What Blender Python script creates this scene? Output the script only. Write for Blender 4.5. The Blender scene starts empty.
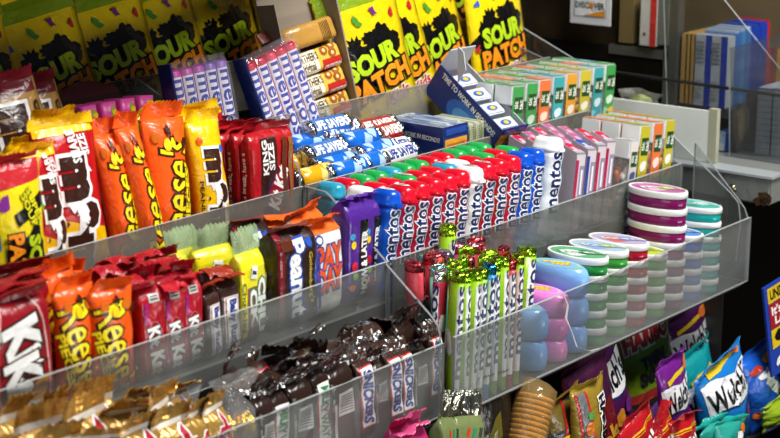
import bpy, bmesh, math, random
from mathutils import Vector, Matrix, Euler
from bisect import bisect_right
R=math.radians
random.seed(7)
scene=bpy.context.scene
col=scene.collection

# ------------------------------------------------------------------ camera numbers (metres, x along the rack, y away from the customer)
F=1700.0
PITCH=math.atan2(439,F); YAW=math.pi/2-math.atan2(1440,math.hypot(F,439))
fh=Vector((math.sin(YAW),math.cos(YAW),0)); rt=Vector((math.cos(YAW),-math.sin(YAW),0))
fw=fh*math.cos(PITCH)-Vector((0,0,1))*math.sin(PITCH)
upv=fh*math.sin(PITCH)+Vector((0,0,1))*math.cos(PITCH)
CAM=Vector((-1.2060,-0.9879,0.4420))
def ray(px,py): return rt*((px-390)/F)+upv*((219-py)/F)+fw
def onY(px,py,Y):
    d=ray(px,py); return CAM+d*((Y-CAM.y)/d.y)
def onX(px,py,X):
    d=ray(px,py); return CAM+d*((X-CAM.x)/d.x)
def onZ(px,py,Z):
    d=ray(px,py); return CAM+d*((Z-CAM.z)/d.z)

# ------------------------------------------------------------------ materials
MATS={}
def srgb(h):
    h=h.lstrip('#'); out=[]
    for i in (0,2,4):
        c=int(h[i:i+2],16)/255; out.append(c/12.92 if c<=.04045 else ((c+.055)/1.055)**2.4)
    return tuple(out)+(1,)
def newmat(key):
    m=bpy.data.materials.new(key); m.use_nodes=True
    return m,m.node_tree,m.node_tree.nodes['Principled BSDF']
def film(c,rough=.28,bump=.35,scale=70,metal=0.0,var=.06,coat=.0):
    k=('film',c,rough,bump,scale,metal)
    if k in MATS: return MATS[k]
    m,nt,b=newmat('film_'+c.strip('#'))
    tc=nt.nodes.new('ShaderNodeTexCoord')
    n=nt.nodes.new('ShaderNodeTexNoise'); n.inputs['Scale'].default_value=scale; n.inputs['Detail'].default_value=2.5; n.inputs['Distortion'].default_value=.6
    nt.links.new(tc.outputs['Object'],n.inputs['Vector'])
    bp=nt.nodes.new('ShaderNodeBump'); bp.inputs['Strength'].default_value=bump; bp.inputs['Distance'].default_value=.006
    nt.links.new(n.outputs['Fac'],bp.inputs['Height']); nt.links.new(bp.outputs['Normal'],b.inputs['Normal'])
    rgb=srgb(c)
    mx=nt.nodes.new('ShaderNodeMixRGB'); mx.inputs[1].default_value=tuple(x*(1-var) for x in rgb[:3])+(1,); mx.inputs[2].default_value=tuple(min(1,x*(1+var)) for x in rgb[:3])+(1,)
    nt.links.new(n.outputs['Fac'],mx.inputs[0]); nt.links.new(mx.outputs[0],b.inputs['Base Color'])
    b.inputs['Roughness'].default_value=rough; b.inputs['Metallic'].default_value=metal
    if coat: b.inputs['Coat Weight'].default_value=coat
    MATS[k]=m; return m
def foil(c,rough=.22,scale=110): return film(c,rough,.5,scale,1.0,.15)
def plain(c,rough=.45,metal=0.0,bump=0.05,scale=40): return film(c,rough,bump,scale,metal,.03)
def see(c,key,alpha=.35,rough=.12,haze=.12,bump=.0,scale=60,edge=False):
    """clear film or acrylic: transparent + fresnel gloss + milky haze"""
    k=('see',c,key)
    if k in MATS: return MATS[k]
    m=bpy.data.materials.new(key); m.use_nodes=True; nt=m.node_tree; nt.nodes.clear()
    out=nt.nodes.new('ShaderNodeOutputMaterial'); tr=nt.nodes.new('ShaderNodeBsdfTransparent'); gl=nt.nodes.new('ShaderNodeBsdfGlossy'); df=nt.nodes.new('ShaderNodeBsdfDiffuse')
    rgb=srgb(c); tr.inputs[0].default_value=tuple(1-(1-x)*alpha for x in rgb[:3])+(1,)
    df.inputs[0].default_value=rgb; gl.inputs['Roughness'].default_value=rough
    tc=nt.nodes.new('ShaderNodeTexCoord'); n=nt.nodes.new('ShaderNodeTexNoise'); n.inputs['Scale'].default_value=scale*.35; n.inputs['Detail'].default_value=6
    nt.links.new(tc.outputs['Object'],n.inputs['Vector'])
    mr=nt.nodes.new('ShaderNodeMapRange'); mr.inputs['From Min'].default_value=.35; mr.inputs['From Max'].default_value=.7; mr.inputs['To Min'].default_value=haze*.6; mr.inputs['To Max'].default_value=min(1,haze*1.5)
    nt.links.new(n.outputs['Fac'],mr.inputs[0])
    m1=nt.nodes.new('ShaderNodeMixShader'); nt.links.new(mr.outputs[0],m1.inputs[0]); nt.links.new(tr.outputs[0],m1.inputs[1]); nt.links.new(df.outputs[0],m1.inputs[2])
    fr=nt.nodes.new('ShaderNodeFresnel'); fr.inputs[0].default_value=1.45
    ge=nt.nodes.new('ShaderNodeNewGeometry'); iv=nt.nodes.new('ShaderNodeMath'); iv.operation='SUBTRACT'; iv.inputs[0].default_value=1; nt.links.new(ge.outputs['Backfacing'],iv.inputs[1])
    mu=nt.nodes.new('ShaderNodeMath'); mu.operation='MULTIPLY'; nt.links.new(fr.outputs[0],mu.inputs[0]); nt.links.new(iv.outputs[0],mu.inputs[1])
    m2=nt.nodes.new('ShaderNodeMixShader'); nt.links.new(mu.outputs[0],m2.inputs[0]); nt.links.new(m1.outputs[0],m2.inputs[1]); nt.links.new(gl.outputs[0],m2.inputs[2])
    if bump:
        n2=nt.nodes.new('ShaderNodeTexNoise'); n2.inputs['Scale'].default_value=scale; n2.inputs['Detail'].default_value=3
        nt.links.new(tc.outputs['Object'],n2.inputs['Vector'])
        bp=nt.nodes.new('ShaderNodeBump'); bp.inputs['Strength'].default_value=bump; bp.inputs['Distance'].default_value=.004
        nt.links.new(n2.outputs['Fac'],bp.inputs['Height']); nt.links.new(bp.outputs[0],gl.inputs['Normal']); nt.links.new(bp.outputs[0],fr.inputs['Normal'])
    nt.links.new(m2.outputs[0],out.inputs[0]); MATS[k]=m; return m

# ------------------------------------------------------------------ things and parts
def thing(name,label,cat,loc=(0,0,0),group=None):
    o=bpy.data.objects.new(name,None); col.objects.link(o); o.location=loc; o.empty_display_size=.02
    o['label']=label; o['category']=cat
    if group: o['group']=group
    return o
def link(name,me,parent=None,loc=(0,0,0)):
    o=bpy.data.objects.new(name,me); col.objects.link(o); o.parent=parent; o.location=loc; return o
def mesh(name,verts,faces,mats,idx=None,smooth=False,parent=None,loc=(0,0,0)):
    me=bpy.data.meshes.new(name); me.from_pydata([tuple(v) for v in verts],[],faces); 
    if not isinstance(mats,(list,tuple)): mats=[mats]
    for m in mats: me.materials.append(m)
    if idx: me.polygons.foreach_set('material_index',idx)
    if smooth is True: me.polygons.foreach_set('use_smooth',[True]*len(me.polygons))
    elif smooth: me.polygons.foreach_set('use_smooth',smooth)
    me.update(); return link(name,me,parent,loc)
def boxes(name,bl,mat,parent=None,bev=0.0,seg=2):
    """list of (x0,y0,z0,x1,y1,z1) joined to one mesh"""
    bm=bmesh.new()
    for b in bl:
        x0,y0,z0,x1,y1,z1=b
        r=bmesh.ops.create_cube(bm,size=1)
        for v in r['verts']: v.co=Vector((x0+(v.co.x+.5)*(x1-x0),y0+(v.co.y+.5)*(y1-y0),z0+(v.co.z+.5)*(z1-z0)))
    if bev: bmesh.ops.bevel(bm,geom=bm.edges[:],offset=bev,segments=seg,affect='EDGES')
    me=bpy.data.meshes.new(name); bm.to_mesh(me); bm.free(); me.materials.append(mat); return link(name,me,parent)
def extr(name,pts,axis,a,b,mats,parent=None,loc=(0,0,0),edge_mat=None):
    """polygon pts in the plane normal to axis ('x': pts=(y,z); 'y': pts=(x,z); 'z': (x,y)) extruded a..b"""
    def mk(p,t):
        return {'x':(t,p[0],p[1]),'y':(p[0],t,p[1]),'z':(p[0],p[1],t)}[axis]
    n=len(pts); vs=[mk(p,a) for p in pts]+[mk(p,b) for p in pts]
    fs=[list(range(n))[::-1],list(range(n,2*n))]+[(i,(i+1)%n,n+(i+1)%n,n+i) for i in range(n)]
    idx=[0,0]+[1 if edge_mat else 0]*n
    o=mesh(name,vs,fs,[mats]+([edge_mat] if edge_mat else []),idx,parent=parent,loc=loc)
    bm=bmesh.new(); bm.from_mesh(o.data); bmesh.ops.recalc_face_normals(bm,faces=bm.faces[:]); bm.to_mesh(o.data); bm.free()
    return o
def kids(o): return [c for c in bpy.data.objects if c.parent==o]
CH={}
def dup(root):
    c=root.copy(); col.objects.link(c)
    for ch in CH[root.name]:
        d=ch.copy(); col.objects.link(d); d.parent=c
    return c

# ------------------------------------------------------------------ lettering as thin geometry
TXT={}
def glyphs(s,off,shear):
    k=(s,off,shear)
    if k in TXT: return TXT[k]
    cu=bpy.data.curves.new('lettering','FONT'); cu.body=s; cu.size=1; cu.offset=off; cu.shear=shear; cu.resolution_u=2; cu.fill_mode='FRONT'; cu.space_line=.85; cu.align_x='CENTER'
    ob=bpy.data.objects.new('lettering',cu); col.objects.link(ob); bpy.context.view_layer.update()
    ev=ob.evaluated_get(bpy.context.evaluated_depsgraph_get()); me=ev.to_mesh()
    vs=[(v.co.x,v.co.y) for v in me.vertices]; fs=[tuple(p.vertices) for p in me.polygons]
    ev.to_mesh_clear(); bpy.data.objects.remove(ob); bpy.data.curves.remove(cu)
    TXT[k]=(vs,fs); return TXT[k]
class Des:
    def __init__(s,w,h): s.w=w; s.h=h; s.L=[]
    def _add(s,vs,fs,m): s.L.append((vs,fs,m)); return s
    def T(s,txt,u,v,L,H,rot,c,out=None,ow=.06,bold=.02,shear=0,m=None):
        w=s.w; vs,fs=glyphs(txt,bold,shear); 
        xs=[p[0] for p in vs]; ys=[p[1] for p in vs]; x0,x1,y0,y1=min(xs),max(xs),min(ys),max(ys)
        sx=L*w/(x1-x0); sy=H*w/(y1-y0); cx=(x0+x1)/2; cy=(y0+y1)/2; a=R(rot); ca,sa=math.cos(a),math.sin(a)
        def mp(p):
            X=(p[0]-cx)*sx; Y=(p[1]-cy)*sy; return (u*w+X*ca-Y*sa, v*s.h+X*sa+Y*ca)
        if out:
            for (oc,oo) in (out if isinstance(out,list) else [(out,ow)]):
                v2,f2=glyphs(txt,bold+oo,shear); s._add([mp(p) for p in v2],f2,film(oc) if isinstance(oc,str) else oc)
        return s._add([mp(p) for p in vs],fs,m or film(c))
    def P(s,pts,c):
        return s._add([(p[0]*s.w,p[1]*s.h) for p in pts],[tuple(range(len(pts)))],film(c) if isinstance(c,str) else c)
    def B(s,u,v,a,b,c,rot=0):  # rectangle, a,b in units of w
        ca,sa=math.cos(R(rot)),math.sin(R(rot)); w=s.w
        q=[(-a/2,-b/2),(a/2,-b/2),(a/2,b/2),(-a/2,b/2)]
        return s._add([(u*w+(x*ca-y*sa)*w, v*s.h+(x*sa+y*ca)*w) for x,y in q],[(0,1,2,3)],film(c) if isinstance(c,str) else c)
    def E(s,u,v,a,b,c,rot=0,n=18,rag=0,seed=1):
        rr=random.Random(seed); ca,sa=math.cos(R(rot)),math.sin(R(rot)); w=s.w; vs=[]
        for i in range(n):
            t=2*math.pi*i/n; k=1+rag*(rr.random()-.5)*2; x=a*k*math.cos(t); y=b*k*math.sin(t)
            vs.append((u*w+(x*ca-y*sa)*w, v*s.h+(x*sa+y*ca)*w))
        vs.append((u*w,v*s.h))
        return s._add(vs,[(i,(i+1)%n,n) for i in range(n)],film(c) if isinstance(c,str) else c)
    def ring(s,u,v,a,b,th,c,n=24):
        w=s.w; vs=[]
        for i in range(n):
            t=2*math.pi*i/n; vs+=[(u*w+a*w*math.cos(t),v*s.h+b*w*math.sin(t)),(u*w+(a-th)*w*math.cos(t),v*s.h+(b-th)*w*math.sin(t))]
        return s._add(vs,[(2*i,2*i+1,2*((i+1)%n)+1,2*((i+1)%n)) for i in range(n)],film(c) if isinstance(c,str) else c)

def slice2d(vs,fs,S,Z):
    bm=bmesh.new(); bv=[bm.verts.new((a,b,0)) for a,b in vs]
    for f in fs:
        try: bm.faces.new([bv[i] for i in f])
        except ValueError: pass
    x0=min(v[0] for v in vs); x1=max(v[0] for v in vs); y0=min(v[1] for v in vs); y1=max(v[1] for v in vs)
    for lines,ax,a,b in ((S,0,x0,x1),(Z,1,y0,y1)):
        for q in lines:
            if a<q<b:
                co=[0,0,0]; co[ax]=q; no=[0,0,0]; no[ax]=1
                bmesh.ops.bisect_plane(bm,geom=bm.verts[:]+bm.edges[:]+bm.faces[:],dist=1e-6,plane_co=co,plane_no=no)
    bmesh.ops.triangulate(bm,faces=[f for f in bm.faces if len(f.verts)>4])
    bm.verts.index_update(); r=([v.co.copy() for v in bm.verts],[[v.index for v in f.verts] for f in bm.faces]); bm.free(); return r

def shell(name,cross,levels,mat,parent=None,des=None,caps=(True,True),wr=None,lift=.00022,smooth=True,capmat=None,loc=(0,0,0),prints_only_mats=None):
    """closed tube: cross=[(x,y)] from back centre round the left, the front, the right; levels=[(z,kx,ky,ox,oy)]"""
    n=len(cross); s=[0]
    for i in range(n):
        a=cross[i]; b=cross[(i+1)%n]; s.append(s[-1]+math.hypot(b[0]-a[0],b[1]-a[1]))
    fi=min(range(n),key=lambda i:(round(cross[i][1],6),abs(cross[i][0])))
    S=[q-s[fi] for q in s]; Z=[l[0] for l in levels]
    nn=[]
    for i in range(n):
        a=cross[i-1]; b=cross[(i+1)%n]; tx,ty=b[0]-a[0],b[1]-a[1]; l=math.hypot(tx,ty) or 1; nn.append((ty/l,-tx/l))
    grid=[]
    for (z,kx,ky,ox,oy) in levels:
        row=[]
        for i in range(n):
            d=wr(S[i],z) if wr else 0
            row.append(Vector((cross[i][0]*kx+ox+nn[i][0]*d*min(1,kx),cross[i][1]*ky+oy+nn[i][1]*d*min(1,ky*3),z)))
        grid.append(row)
    m=len(levels); verts=[p for r in grid for p in r]; faces=[]; idx=[]; sm=[]
    for j in range(m-1):
        for i in range(n):
            i2=(i+1)%n; faces.append((j*n+i,j*n+i2,(j+1)*n+i2,(j+1)*n+i)); idx.append(0); sm.append(smooth)
    mats=[mat]
    def mi(q):
        if q not in mats: mats.append(q)
        return mats.index(q)
    ci=mi(capmat) if capmat else 0
    if caps[0]: faces.append(tuple(range(n))[::-1]); idx.append(ci); sm.append(False)
    if caps[1]: faces.append(tuple((m-1)*n+i for i in range(n))); idx.append(ci); sm.append(False)
    if des:
        # vertex normals on the grid
        N=[[None]*n for _ in range(m)]
        for j in range(m):
            for i in range(n):
                a=grid[j][(i+1)%n]-grid[j][i-1]; b=grid[min(j+1,m-1)][i]-grid[max(j-1,0)][i]
                q=a.cross(b); N[j][i]=q.normalized() if q.length>1e-12 else Vector((nn[i][0],nn[i][1],0))
        for li,(vs,fs,mt) in enumerate(des.L):
            v3,f3=slice2d(vs,fs,S,Z); base=len(verts); e=lift*(1+.45*li)
            for p in v3:
                sx=min(max(p.x,S[0]),S[-1]-1e-9); zz=min(max(p.y,Z[0]),Z[-1]-1e-9)
                i=min(max(bisect_right(S,sx)-1,0),n-1); j=min(max(bisect_right(Z,zz)-1,0),m-2)
                a=(sx-S[i])/max(S[i+1]-S[i],1e-9); b=(zz-Z[j])/max(Z[j+1]-Z[j],1e-9); i2=(i+1)%n
                q=(grid[j][i]*(1-a)+grid[j][i2]*a)*(1-b)+(grid[j+1][i]*(1-a)+grid[j+1][i2]*a)*b
                nv=(N[j][i]*(1-a)+N[j][i2]*a)*(1-b)+(N[j+1][i]*(1-a)+N[j+1][i2]*a)*b
                verts.append(q+nv.normalized()*e)
            k=mi(mt)
            for f in f3: faces.append(tuple(base+q for q in f)); idx.append(k); sm.append(False)
    return mesh(name,verts,faces,mats,idx,sm,parent,loc)

def c_lens(w,t,n=9):
    """pillow cross-section"""
    top=[]; 
    for i in range(n+1):
        u=-1+2*i/n; top.append((u*w/2,-(t/2)*(1-abs(u)**2.4)**.8))
    back=[(x,-y) for x,y in top[1:-1]][::-1]
    pts=top+back; k=min(range(len(pts)),key=lambda i:(-round(pts[i][1],6),abs(pts[i][0]))); return pts[k:]+pts[:k]
def c_rect(w,t,r,nf=6,ns=3):
    r=min(r,w/2*.98,t/2*.98); P=[]
    def line(a,b,k):
        for i in range(k): P.append((a[0]+(b[0]-a[0])*i/k,a[1]+(b[1]-a[1])*i/k))
    def arc(cx,cy,a0):
        for i in range(3):
            a=R(a0+30+0*i+ (i-0)*30-30); P.append((cx+r*math.cos(a),cy+r*math.sin(a)))
    W,T=w/2,t/2
    line((0,T),(-W+r,T),nf//2); arc(-W+r,T-r,90); line((-W,T-r),(-W,-T+r),ns); arc(-W+r,-T+r,180)
    line((-W+r,-T),(W-r,-T),nf); arc(W-r,-T+r,270); line((W,-T+r),(W,T-r),ns); arc(W-r,T-r,0); line((W-r,T),(0,T),nf//2)
    Q=[]
    for p in P:
        if not Q or math.hypot(p[0]-Q[-1][0],p[1]-Q[-1][1])>1e-5: Q.append(p)
    return Q
def c_oval(a,b,n=24):
    return [(a*math.cos(math.pi/2+2*math.pi*i/n),b*math.sin(math.pi/2+2*math.pi*i/n)) for i in range(n)]
def wrinkle(amp,seed):
    rr=random.Random(seed); W=[(rr.uniform(60,260)*rr.choice((-1,1)),rr.uniform(40,190),rr.uniform(0,6.3),rr.uniform(.4,1)) for _ in range(5)]
    return lambda s,z: amp*sum(k*math.sin(a*s+b*z+c) for a,b,c,k in W)/2.5
def seal(parent,w,h,sh,mat,name='top_seal',seed=1,curl=.6,amp=.0025,bot=False,teeth=10,label=None,inner=None,ip=.07):
    """crimped flat end: zigzag edge, curls forward; its origin lies on the body so each copy can be bent on its own"""
    rr=random.Random(seed); nx=teeth*2; nz=4; vs=[]; fs=[]; ph=rr.uniform(0,6)
    for side in (0,1):
        for j in range(nz+1):
            q=j/nz; ang=curl*q; 
            for i in range(nx+1):
                u=-1+2*i/nx; zz=sh*q
                if j==nz: zz+=sh*.06*(1 if i%2 else -1)
                y=-math.sin(ang)*sh*q*.8+amp*q*math.sin(3.2*u+ph)+amp*.6*q*math.sin(7*u+ph*2)
                z=zz*math.cos(ang*.8)
                vs.append((u*w/2*(1-.03*q),y+(.0003 if side else -.0003),-z if bot else z))
    M=(nx+1)*(nz+1)
    for side in (0,1):
        for j in range(nz):
            for i in range(nx):
                a=side*M+j*(nx+1)+i; f=(a,a+1,a+nx+2,a+nx+1); fs.append(f[::-1] if side else f)
    for i in range(nx):
        a=nz*(nx+1)+i; fs.append((a,a+1,M+a+1,M+a))
    for i in (0,nx):
        for j in range(nz):
            a=j*(nx+1)+i; fs.append((a,a+nx+1,M+a+nx+1,M+a))
    idx=None
    if inner:
        idx=[]
        for k,f in enumerate(fs):
            j=(k//nx)%nz if k<2*nz*nx else nz-1; idx.append(1 if (j==0 or rr.random()<ip or (j==nz-1 and rr.random()<ip*3)) else 0)
    o=mesh(name,vs,fs,[mat]+([inner] if inner else []),idx,smooth=False,parent=parent,loc=(0,0,0 if bot else h))
    if label: o['label']=label
    return o
PROTO={}
def proto(kind,root):
    CH[root.name]=kids(root); PROTO[kind]=[root,0]; return root
def spawn(kind,loc,label,group=None,rot=(0,0,0),scale=(1,1,1),cat=None,jit=0):
    p=PROTO[kind]
    o=p[0] if p[1]==0 else dup(p[0]); p[1]+=1
    o.location=loc; o.rotation_euler=rot; o.scale=scale; o['label']=label
    if group: o['group']=group
    if cat: o['category']=cat
    if jit:
        for c in (CH[p[0].name] if o==p[0] else kids_fast(o)):
            if c.name.startswith('top_seal'): c.rotation_euler=(random.uniform(-.3,1)*jit,random.uniform(-.15,.15)*jit,random.uniform(-.3,.3)*jit)
    return o
def kids_fast(o): return list(o.children)
DIM={}
def make_bag(kind,name,cat,w,h,t,base,fn,seal_c=None,sh=.012,seed=1,curl=.5,wr=.0012,bar=False,r=.004,film_kw={},nf=8,metal=False,inner=None,ip=.07):
    root=thing(name,'',cat); bm_=base if not isinstance(base,str) else (foil(base) if metal else film(base,**film_kw))
    d=Des(w,h)
    if fn: fn(d)
    nl=13 if bar else 19; lev=[]
    for j in range(nl):
        q=j/(nl-1); e=min(q,1-q)
        if bar: g=min(1,.06+ (e/.12)**.6*.94) if e<.12 else 1.0; kx=1-.05*(1-g)
        else: g=.05+.95*math.sin(math.pi*q)**.55; kx=1-.05*math.sin(math.pi*q)
        lev.append((q*h,kx,g,0,0))
    cr=c_rect(w,t,r,nf,3) if bar else c_lens(w,t,nf+2)
    shell('wrapper' if bar else 'pouch',cr,lev,bm_,root,d,(True,True),wrinkle(wr,seed),lift=.0003 if bar else .00055)
    sc=seal_c or base
    seal(root,w*.97,h,sh,(film(sc,**film_kw) if not metal else foil(sc)) if isinstance(sc,str) else sc,seed=seed,curl=curl,teeth=max(6,int(w/.005)),inner=inner,ip=ip)
    DIM[kind]=(w,h,t); return proto(kind,root)
def stand(kind,pl,pr,pt,Y,floor,label,group=None,lean=0,yaw=0,roll=0,jit=0,wfix=None,tk=1,seal_h=0):
    """stand a pack on a tray floor so that its upper corners come where they are in the place: lean>0 = top goes back"""
    w,h,t=DIM[kind]; yb=Y
    a=onY(pl,pt,Y); b=onY(pr,pt,Y); W=wfix or abs(b.x-a.x)/max(.3,math.cos(yaw)); top=(onY((pl+pr)/2,pt,Y))
    H=max(.03,(top.z-floor-seal_h)/math.cos(lean)/math.cos(roll))
    rot=Euler((-lean,roll,yaw),'XYZ'); up=rot.to_matrix()@Vector((0,0,H))
    base=Vector((top.x,Y,top.z-seal_h))-up; base.z=floor+.0006+abs(math.sin(lean))*t*tk*.3
    return spawn(kind,base,label,group,tuple(rot),(W/w,tk,H/h),jit=jit)
# ------------------------------------------------------------------ more shapes
def lathe(name,prof,mat,parent=None,n=28,sx=1,sy=1,rib=0,ribn=40,caps=(True,True),idxf=None,mats=None,loc=(0,0,0),smooth=True):
    vs=[];fs=[];idx=[];sm=[]
    for r,z in prof:
        for i in range(n):
            a=2*math.pi*i/n; k=r*(1+(rib if (i%2) else -rib)) if rib else r
            vs.append((k*math.cos(a)*sx,k*math.sin(a)*sy,z))
    for j in range(len(prof)-1):
        flat=abs(prof[j][0]-prof[j+1][0])>3*abs(prof[j][1]-prof[j+1][1])
        for i in range(n):
            i2=(i+1)%n; fs.append((j*n+i,j*n+i2,(j+1)*n+i2,(j+1)*n+i)); idx.append(idxf(j) if idxf else 0); sm.append(smooth and not flat)
    if caps[0]: fs.append(tuple(range(n))[::-1]); idx.append(idxf(0) if idxf else 0); sm.append(False)
    if caps[1]: fs.append(tuple((len(prof)-1)*n+i for i in range(n))); idx.append(idxf(len(prof)-2) if idxf else 0); sm.append(False)
    return mesh(name,vs,fs,mats or mat,idx,sm,parent,loc)
def flat_print(name,des,mat,parent,loc,axis='z',base=None,lift=.0002):
    """a printed flat sticker: base polygon + print layers, lying in xy (axis z), facing -y (axis y) or -x (axis x)"""
    verts=[];faces=[];idx=[];mats=[mat]
    L=([(base,[tuple(range(len(base)))],mat)] if base else [])+des.L
    for li,(vs,fs,m) in enumerate(L):
        if m not in mats: mats.append(m)
        b=len(verts); e=lift*(1+li*.6)
        for x,y in vs:
            verts.append({'z':(x,y,e),'y':(x,-e,y),'x':(-e,-x,y)}[axis])
        for f in fs: faces.append(tuple(b+q for q in f)); idx.append(mats.index(m))
    o=mesh(name,verts,faces,mats,idx,parent=parent,loc=loc)
    return o
def disc_pts(r,n=28): return [(r*math.cos(2*math.pi*i/n),r*math.sin(2*math.pi*i/n)) for i in range(n)]
K='#0b0a0a'; W='#f1f1ee'
RED='#b40d18'; YEL='#f3bf08'; BRN='#36190f'; ORG='#ee5a12'; NAVY='#14265f'
# ------------------------------------------------------------------ printed designs
def d_sour(d,seed=0):
    d.P([(-.5,.86),(.5,.86),(.5,1),(-.5,1)],'#7d9a18' if seed==0 else '#e0571a')
    for q in [(-.05,.45,.40,.16,14),(-.2,.58,.1,.09,60),(.02,.62,.07,.12,90),(.16,.63,.09,.10,70),(-.3,.5,.08,.08,0),(.25,.58,.08,.12,80)]:
        d.E(q[0],q[1],q[2],q[3],K,q[4],22,.28,int(q[0]*100)+5)
    for i,(u,v,c) in enumerate([(-.36,.7,'#2f5fb8'),(.34,.75,'#b5252a'),(-.1,.76,'#4d8f2c'),(.38,.34,'#c44a1c'),(-.42,.36,'#b5252a'),(.12,.80,'#6b2a7a')]):
        d.E(u,v,.05,.03,c,40+50*i,9,.5,i+3)
    d.T('SOUR',-.02,.47,.66,.19,9,'#b4d51d',out=K,ow=.075,bold=.055)
    d.T('PATCH',.02,.31,.78,.19,9,'#f8951c',out=K,ow=.075,bold=.05)
    d.T('Kids',.2,.19,.3,.1,9,'#c41e2b',out=W,ow=.06,bold=.03,shear=.2)
def d_mm(base2,share=True):
    def f(d):
        if base2: d.P([(-.5,0),(.5,0),(.5,.3),(.1,.34),(-.5,.44)],base2)
        d.P([(-.5,.95),(.5,.95),(.5,1),(-.5,1)],YEL)
        d.T('m&m',.03,.40,1.55,.56,-92,BRN,out=W,ow=.07,bold=.07)
        if share:
            d.T('SHARE\nSIZE',.14,.865,.42,.30,92,W,bold=.03)
        d.E(-.36,.30,.07,.07,YEL); d.E(-.36,.2,.06,.06,'#2b62c4'); d.E(-.33,.62,.06,.06,'#58a32c')
    return f
def d_mmp(d):
    d.T('m&m',.03,.40,1.6,.6,-92,BRN,out=W,ow=.07,bold=.07)
    d.T('PEANUT',-.40,.36,.7,.08,-92,BRN,bold=.02)
    d.E(.28,.76,.07,.07,'#2b62c4'); d.E(-.28,.84,.07,.07,ORG)
def d_mmc(d):
    d.P([(-.5,.9),(.5,.9),(.5,1),(-.5,1)],'#6b1420'); d.T('m&m',.03,.46,1.3,.56,-96,BRN,out=W,ow=.08,bold=.07); d.T('caramel',.38,.6,.8,.12,-96,BRN,bold=.03)
def d_sup(d):
    d.P([(-.5,.8),(.5,.86),(.5,1),(-.5,1)],'#c0272f'); d.E(-.2,.72,.12,.07,'#7b2a86',30,9,.4)
    d.B(.22,.66,.16,.6,K,-68); d.T('SUPER\nSOUR',.22,.66,.5,.22,-68,'#d8d820',out=K,ow=.03,bold=.03)
    d.E(.08,.28,.42,.36,K,60,24,.18,2)
    d.T('SOUR',.2,.26,.75,.24,-90,'#b4d51d',out=K,ow=.06,bold=.055); d.T('PATCH',-.1,.26,.85,.24,-90,'#f8951c',out=K,ow=.06,bold=.05)
    d.E(-.4,.5,.1,.16,'#2a6ec0',20,9,.3)
    d.T('Kids',-.34,.16,.35,.12,-90,'#c41e2b',out=W,ow=.05,bold=.03)
def d_reese(rot):
    def f(d):
        d.T("Reese's",.04,.43,1.68,.68,rot,'#ffe21a',out=BRN,ow=.05,bold=.012,shear=.15)
        d.T('PIECES',.33 if rot>0 else -.36,.4,.9,.15,rot,'#ffe21a',out=BRN,ow=.05,bold=.04)
        d.E(-.26,.86,.09,.08,'#c96312'); d.E(-.05,.80,.08,.09,'#f5cb16',0); d.E(.22,.85,.1,.09,'#c96312'); d.E(.36,.80,.07,.09,BRN,10); d.E(.02,.9,.05,.08,BRN,20)
    return f
def d_kking(d):
    d.P([(-.30,.08),(.08,.1),(.08,.93),(-.28,.93)],BRN); d.T('KING\nSIZE',-.12,.74,.55,.26,90,W,bold=.03)
    d.T('have a break, have a',-.637,.5,1.0,.09,90,W,bold=.02); d.E(.06,.40,.36,.2,NAVY,60); d.E(.06,.40,.32,.17,'#8d1020',60)
    d.T('Kit Kat',.08,.42,.72,.28,68,W,out=RED,ow=.05,bold=.05,shear=.2)
    d.P([(.16,.2),(.24,.2),(.32,.9),(.2,.9)],'#5b2d14'); d.P([(.3,.2),(.36,.2),(.44,.9),(.36,.9)],'#8a5a2c')
def side_text(d,t,w,h,c=W):  # along the left edge panel
    pass
def d_kitbig(d):
    d.ring(.08,.45,.36,.92,.02,'#d9a8a0'); 
    d.T('Kit',.1,.62,.62,.5,-78,W,out=BRN,ow=.05,bold=.06); d.T('Kat',.08,.33,.62,.5,-82,W,out=BRN,ow=.05,bold=.06)
    d.B(-.28,.8,.14,.16,'#c9c9c4',5); d.T('have a break',-.36,.45,.9,.07,90,'#d8a0a0')
    d.E(.28,.28,.16,.09,'#c98a2c',30,10,.3)
def d_kitbar(d):
    d.ring(.0,.32,.42,1.25,.04,'#c86a74')
    d.T('Kit Kat',.05,.33,2.0,.54,-84,W,out=K,ow=.05,bold=.05); d.B(.05,.9,.42,.3,'#c9c5bd'); d.B(.05,.92,.3,.05,K); d.B(.05,.89,.3,.05,K)
    d.B(-.3,.75,.18,.8,'#a3186a',0)
def d_baby(d):
    d.B(.05,.42,.7,2.6,W,0); d.B(.05,.42,.6,2.5,'#b8141e',0); d.B(.06,.42,.52,2.45,W,0)
    d.T('Baby Ruth',.06,.42,2.3,.44,-90,'#1c2f86',bold=.05)
def d_chuck(d):
    d.P([(-.5,.62),(.5,.62),(.5,.9),(-.5,.9)],'#e4dd2a'); d.P([(-.5,0),(-.28,0),(-.28,.9),(-.5,.9)],'#f2df12')
    d.P([(-.28,.02),(.5,.02),(.5,.62),(-.28,.62)],'#8c5a52')
    d.T('Chuckles',-.39,.42,.95,.14,-90,'#3f6a1e',bold=.03)
    d.T('CHU\nCK',.12,.40,1.05,.60,-90,W,out='#2d7a34',ow=.07,bold=.05)
    d.B(0,.78,.22,.24,W,-12); d.B(0,.79,.15,.03,K,-12); d.B(0,.77,.15,.03,K,-12)
def d_peanut(d):
    d.P([(-.5,0),(-.38,0),(-.34,1),(-.5,1)],'#7a1020'); d.T('Peanut',-.02,.52,1.5,.40,-88,W,out='#2248a8',ow=.06,bold=.04); d.T("Goldenberg's",.3,.5,1.0,.12,-88,'#c8b040'); 
    d.E(.28,.85,.1,.1,'#2f55b0',0,5,.5); d.B(-.28,.88,.3,.22,'#5a2a1a')
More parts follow.
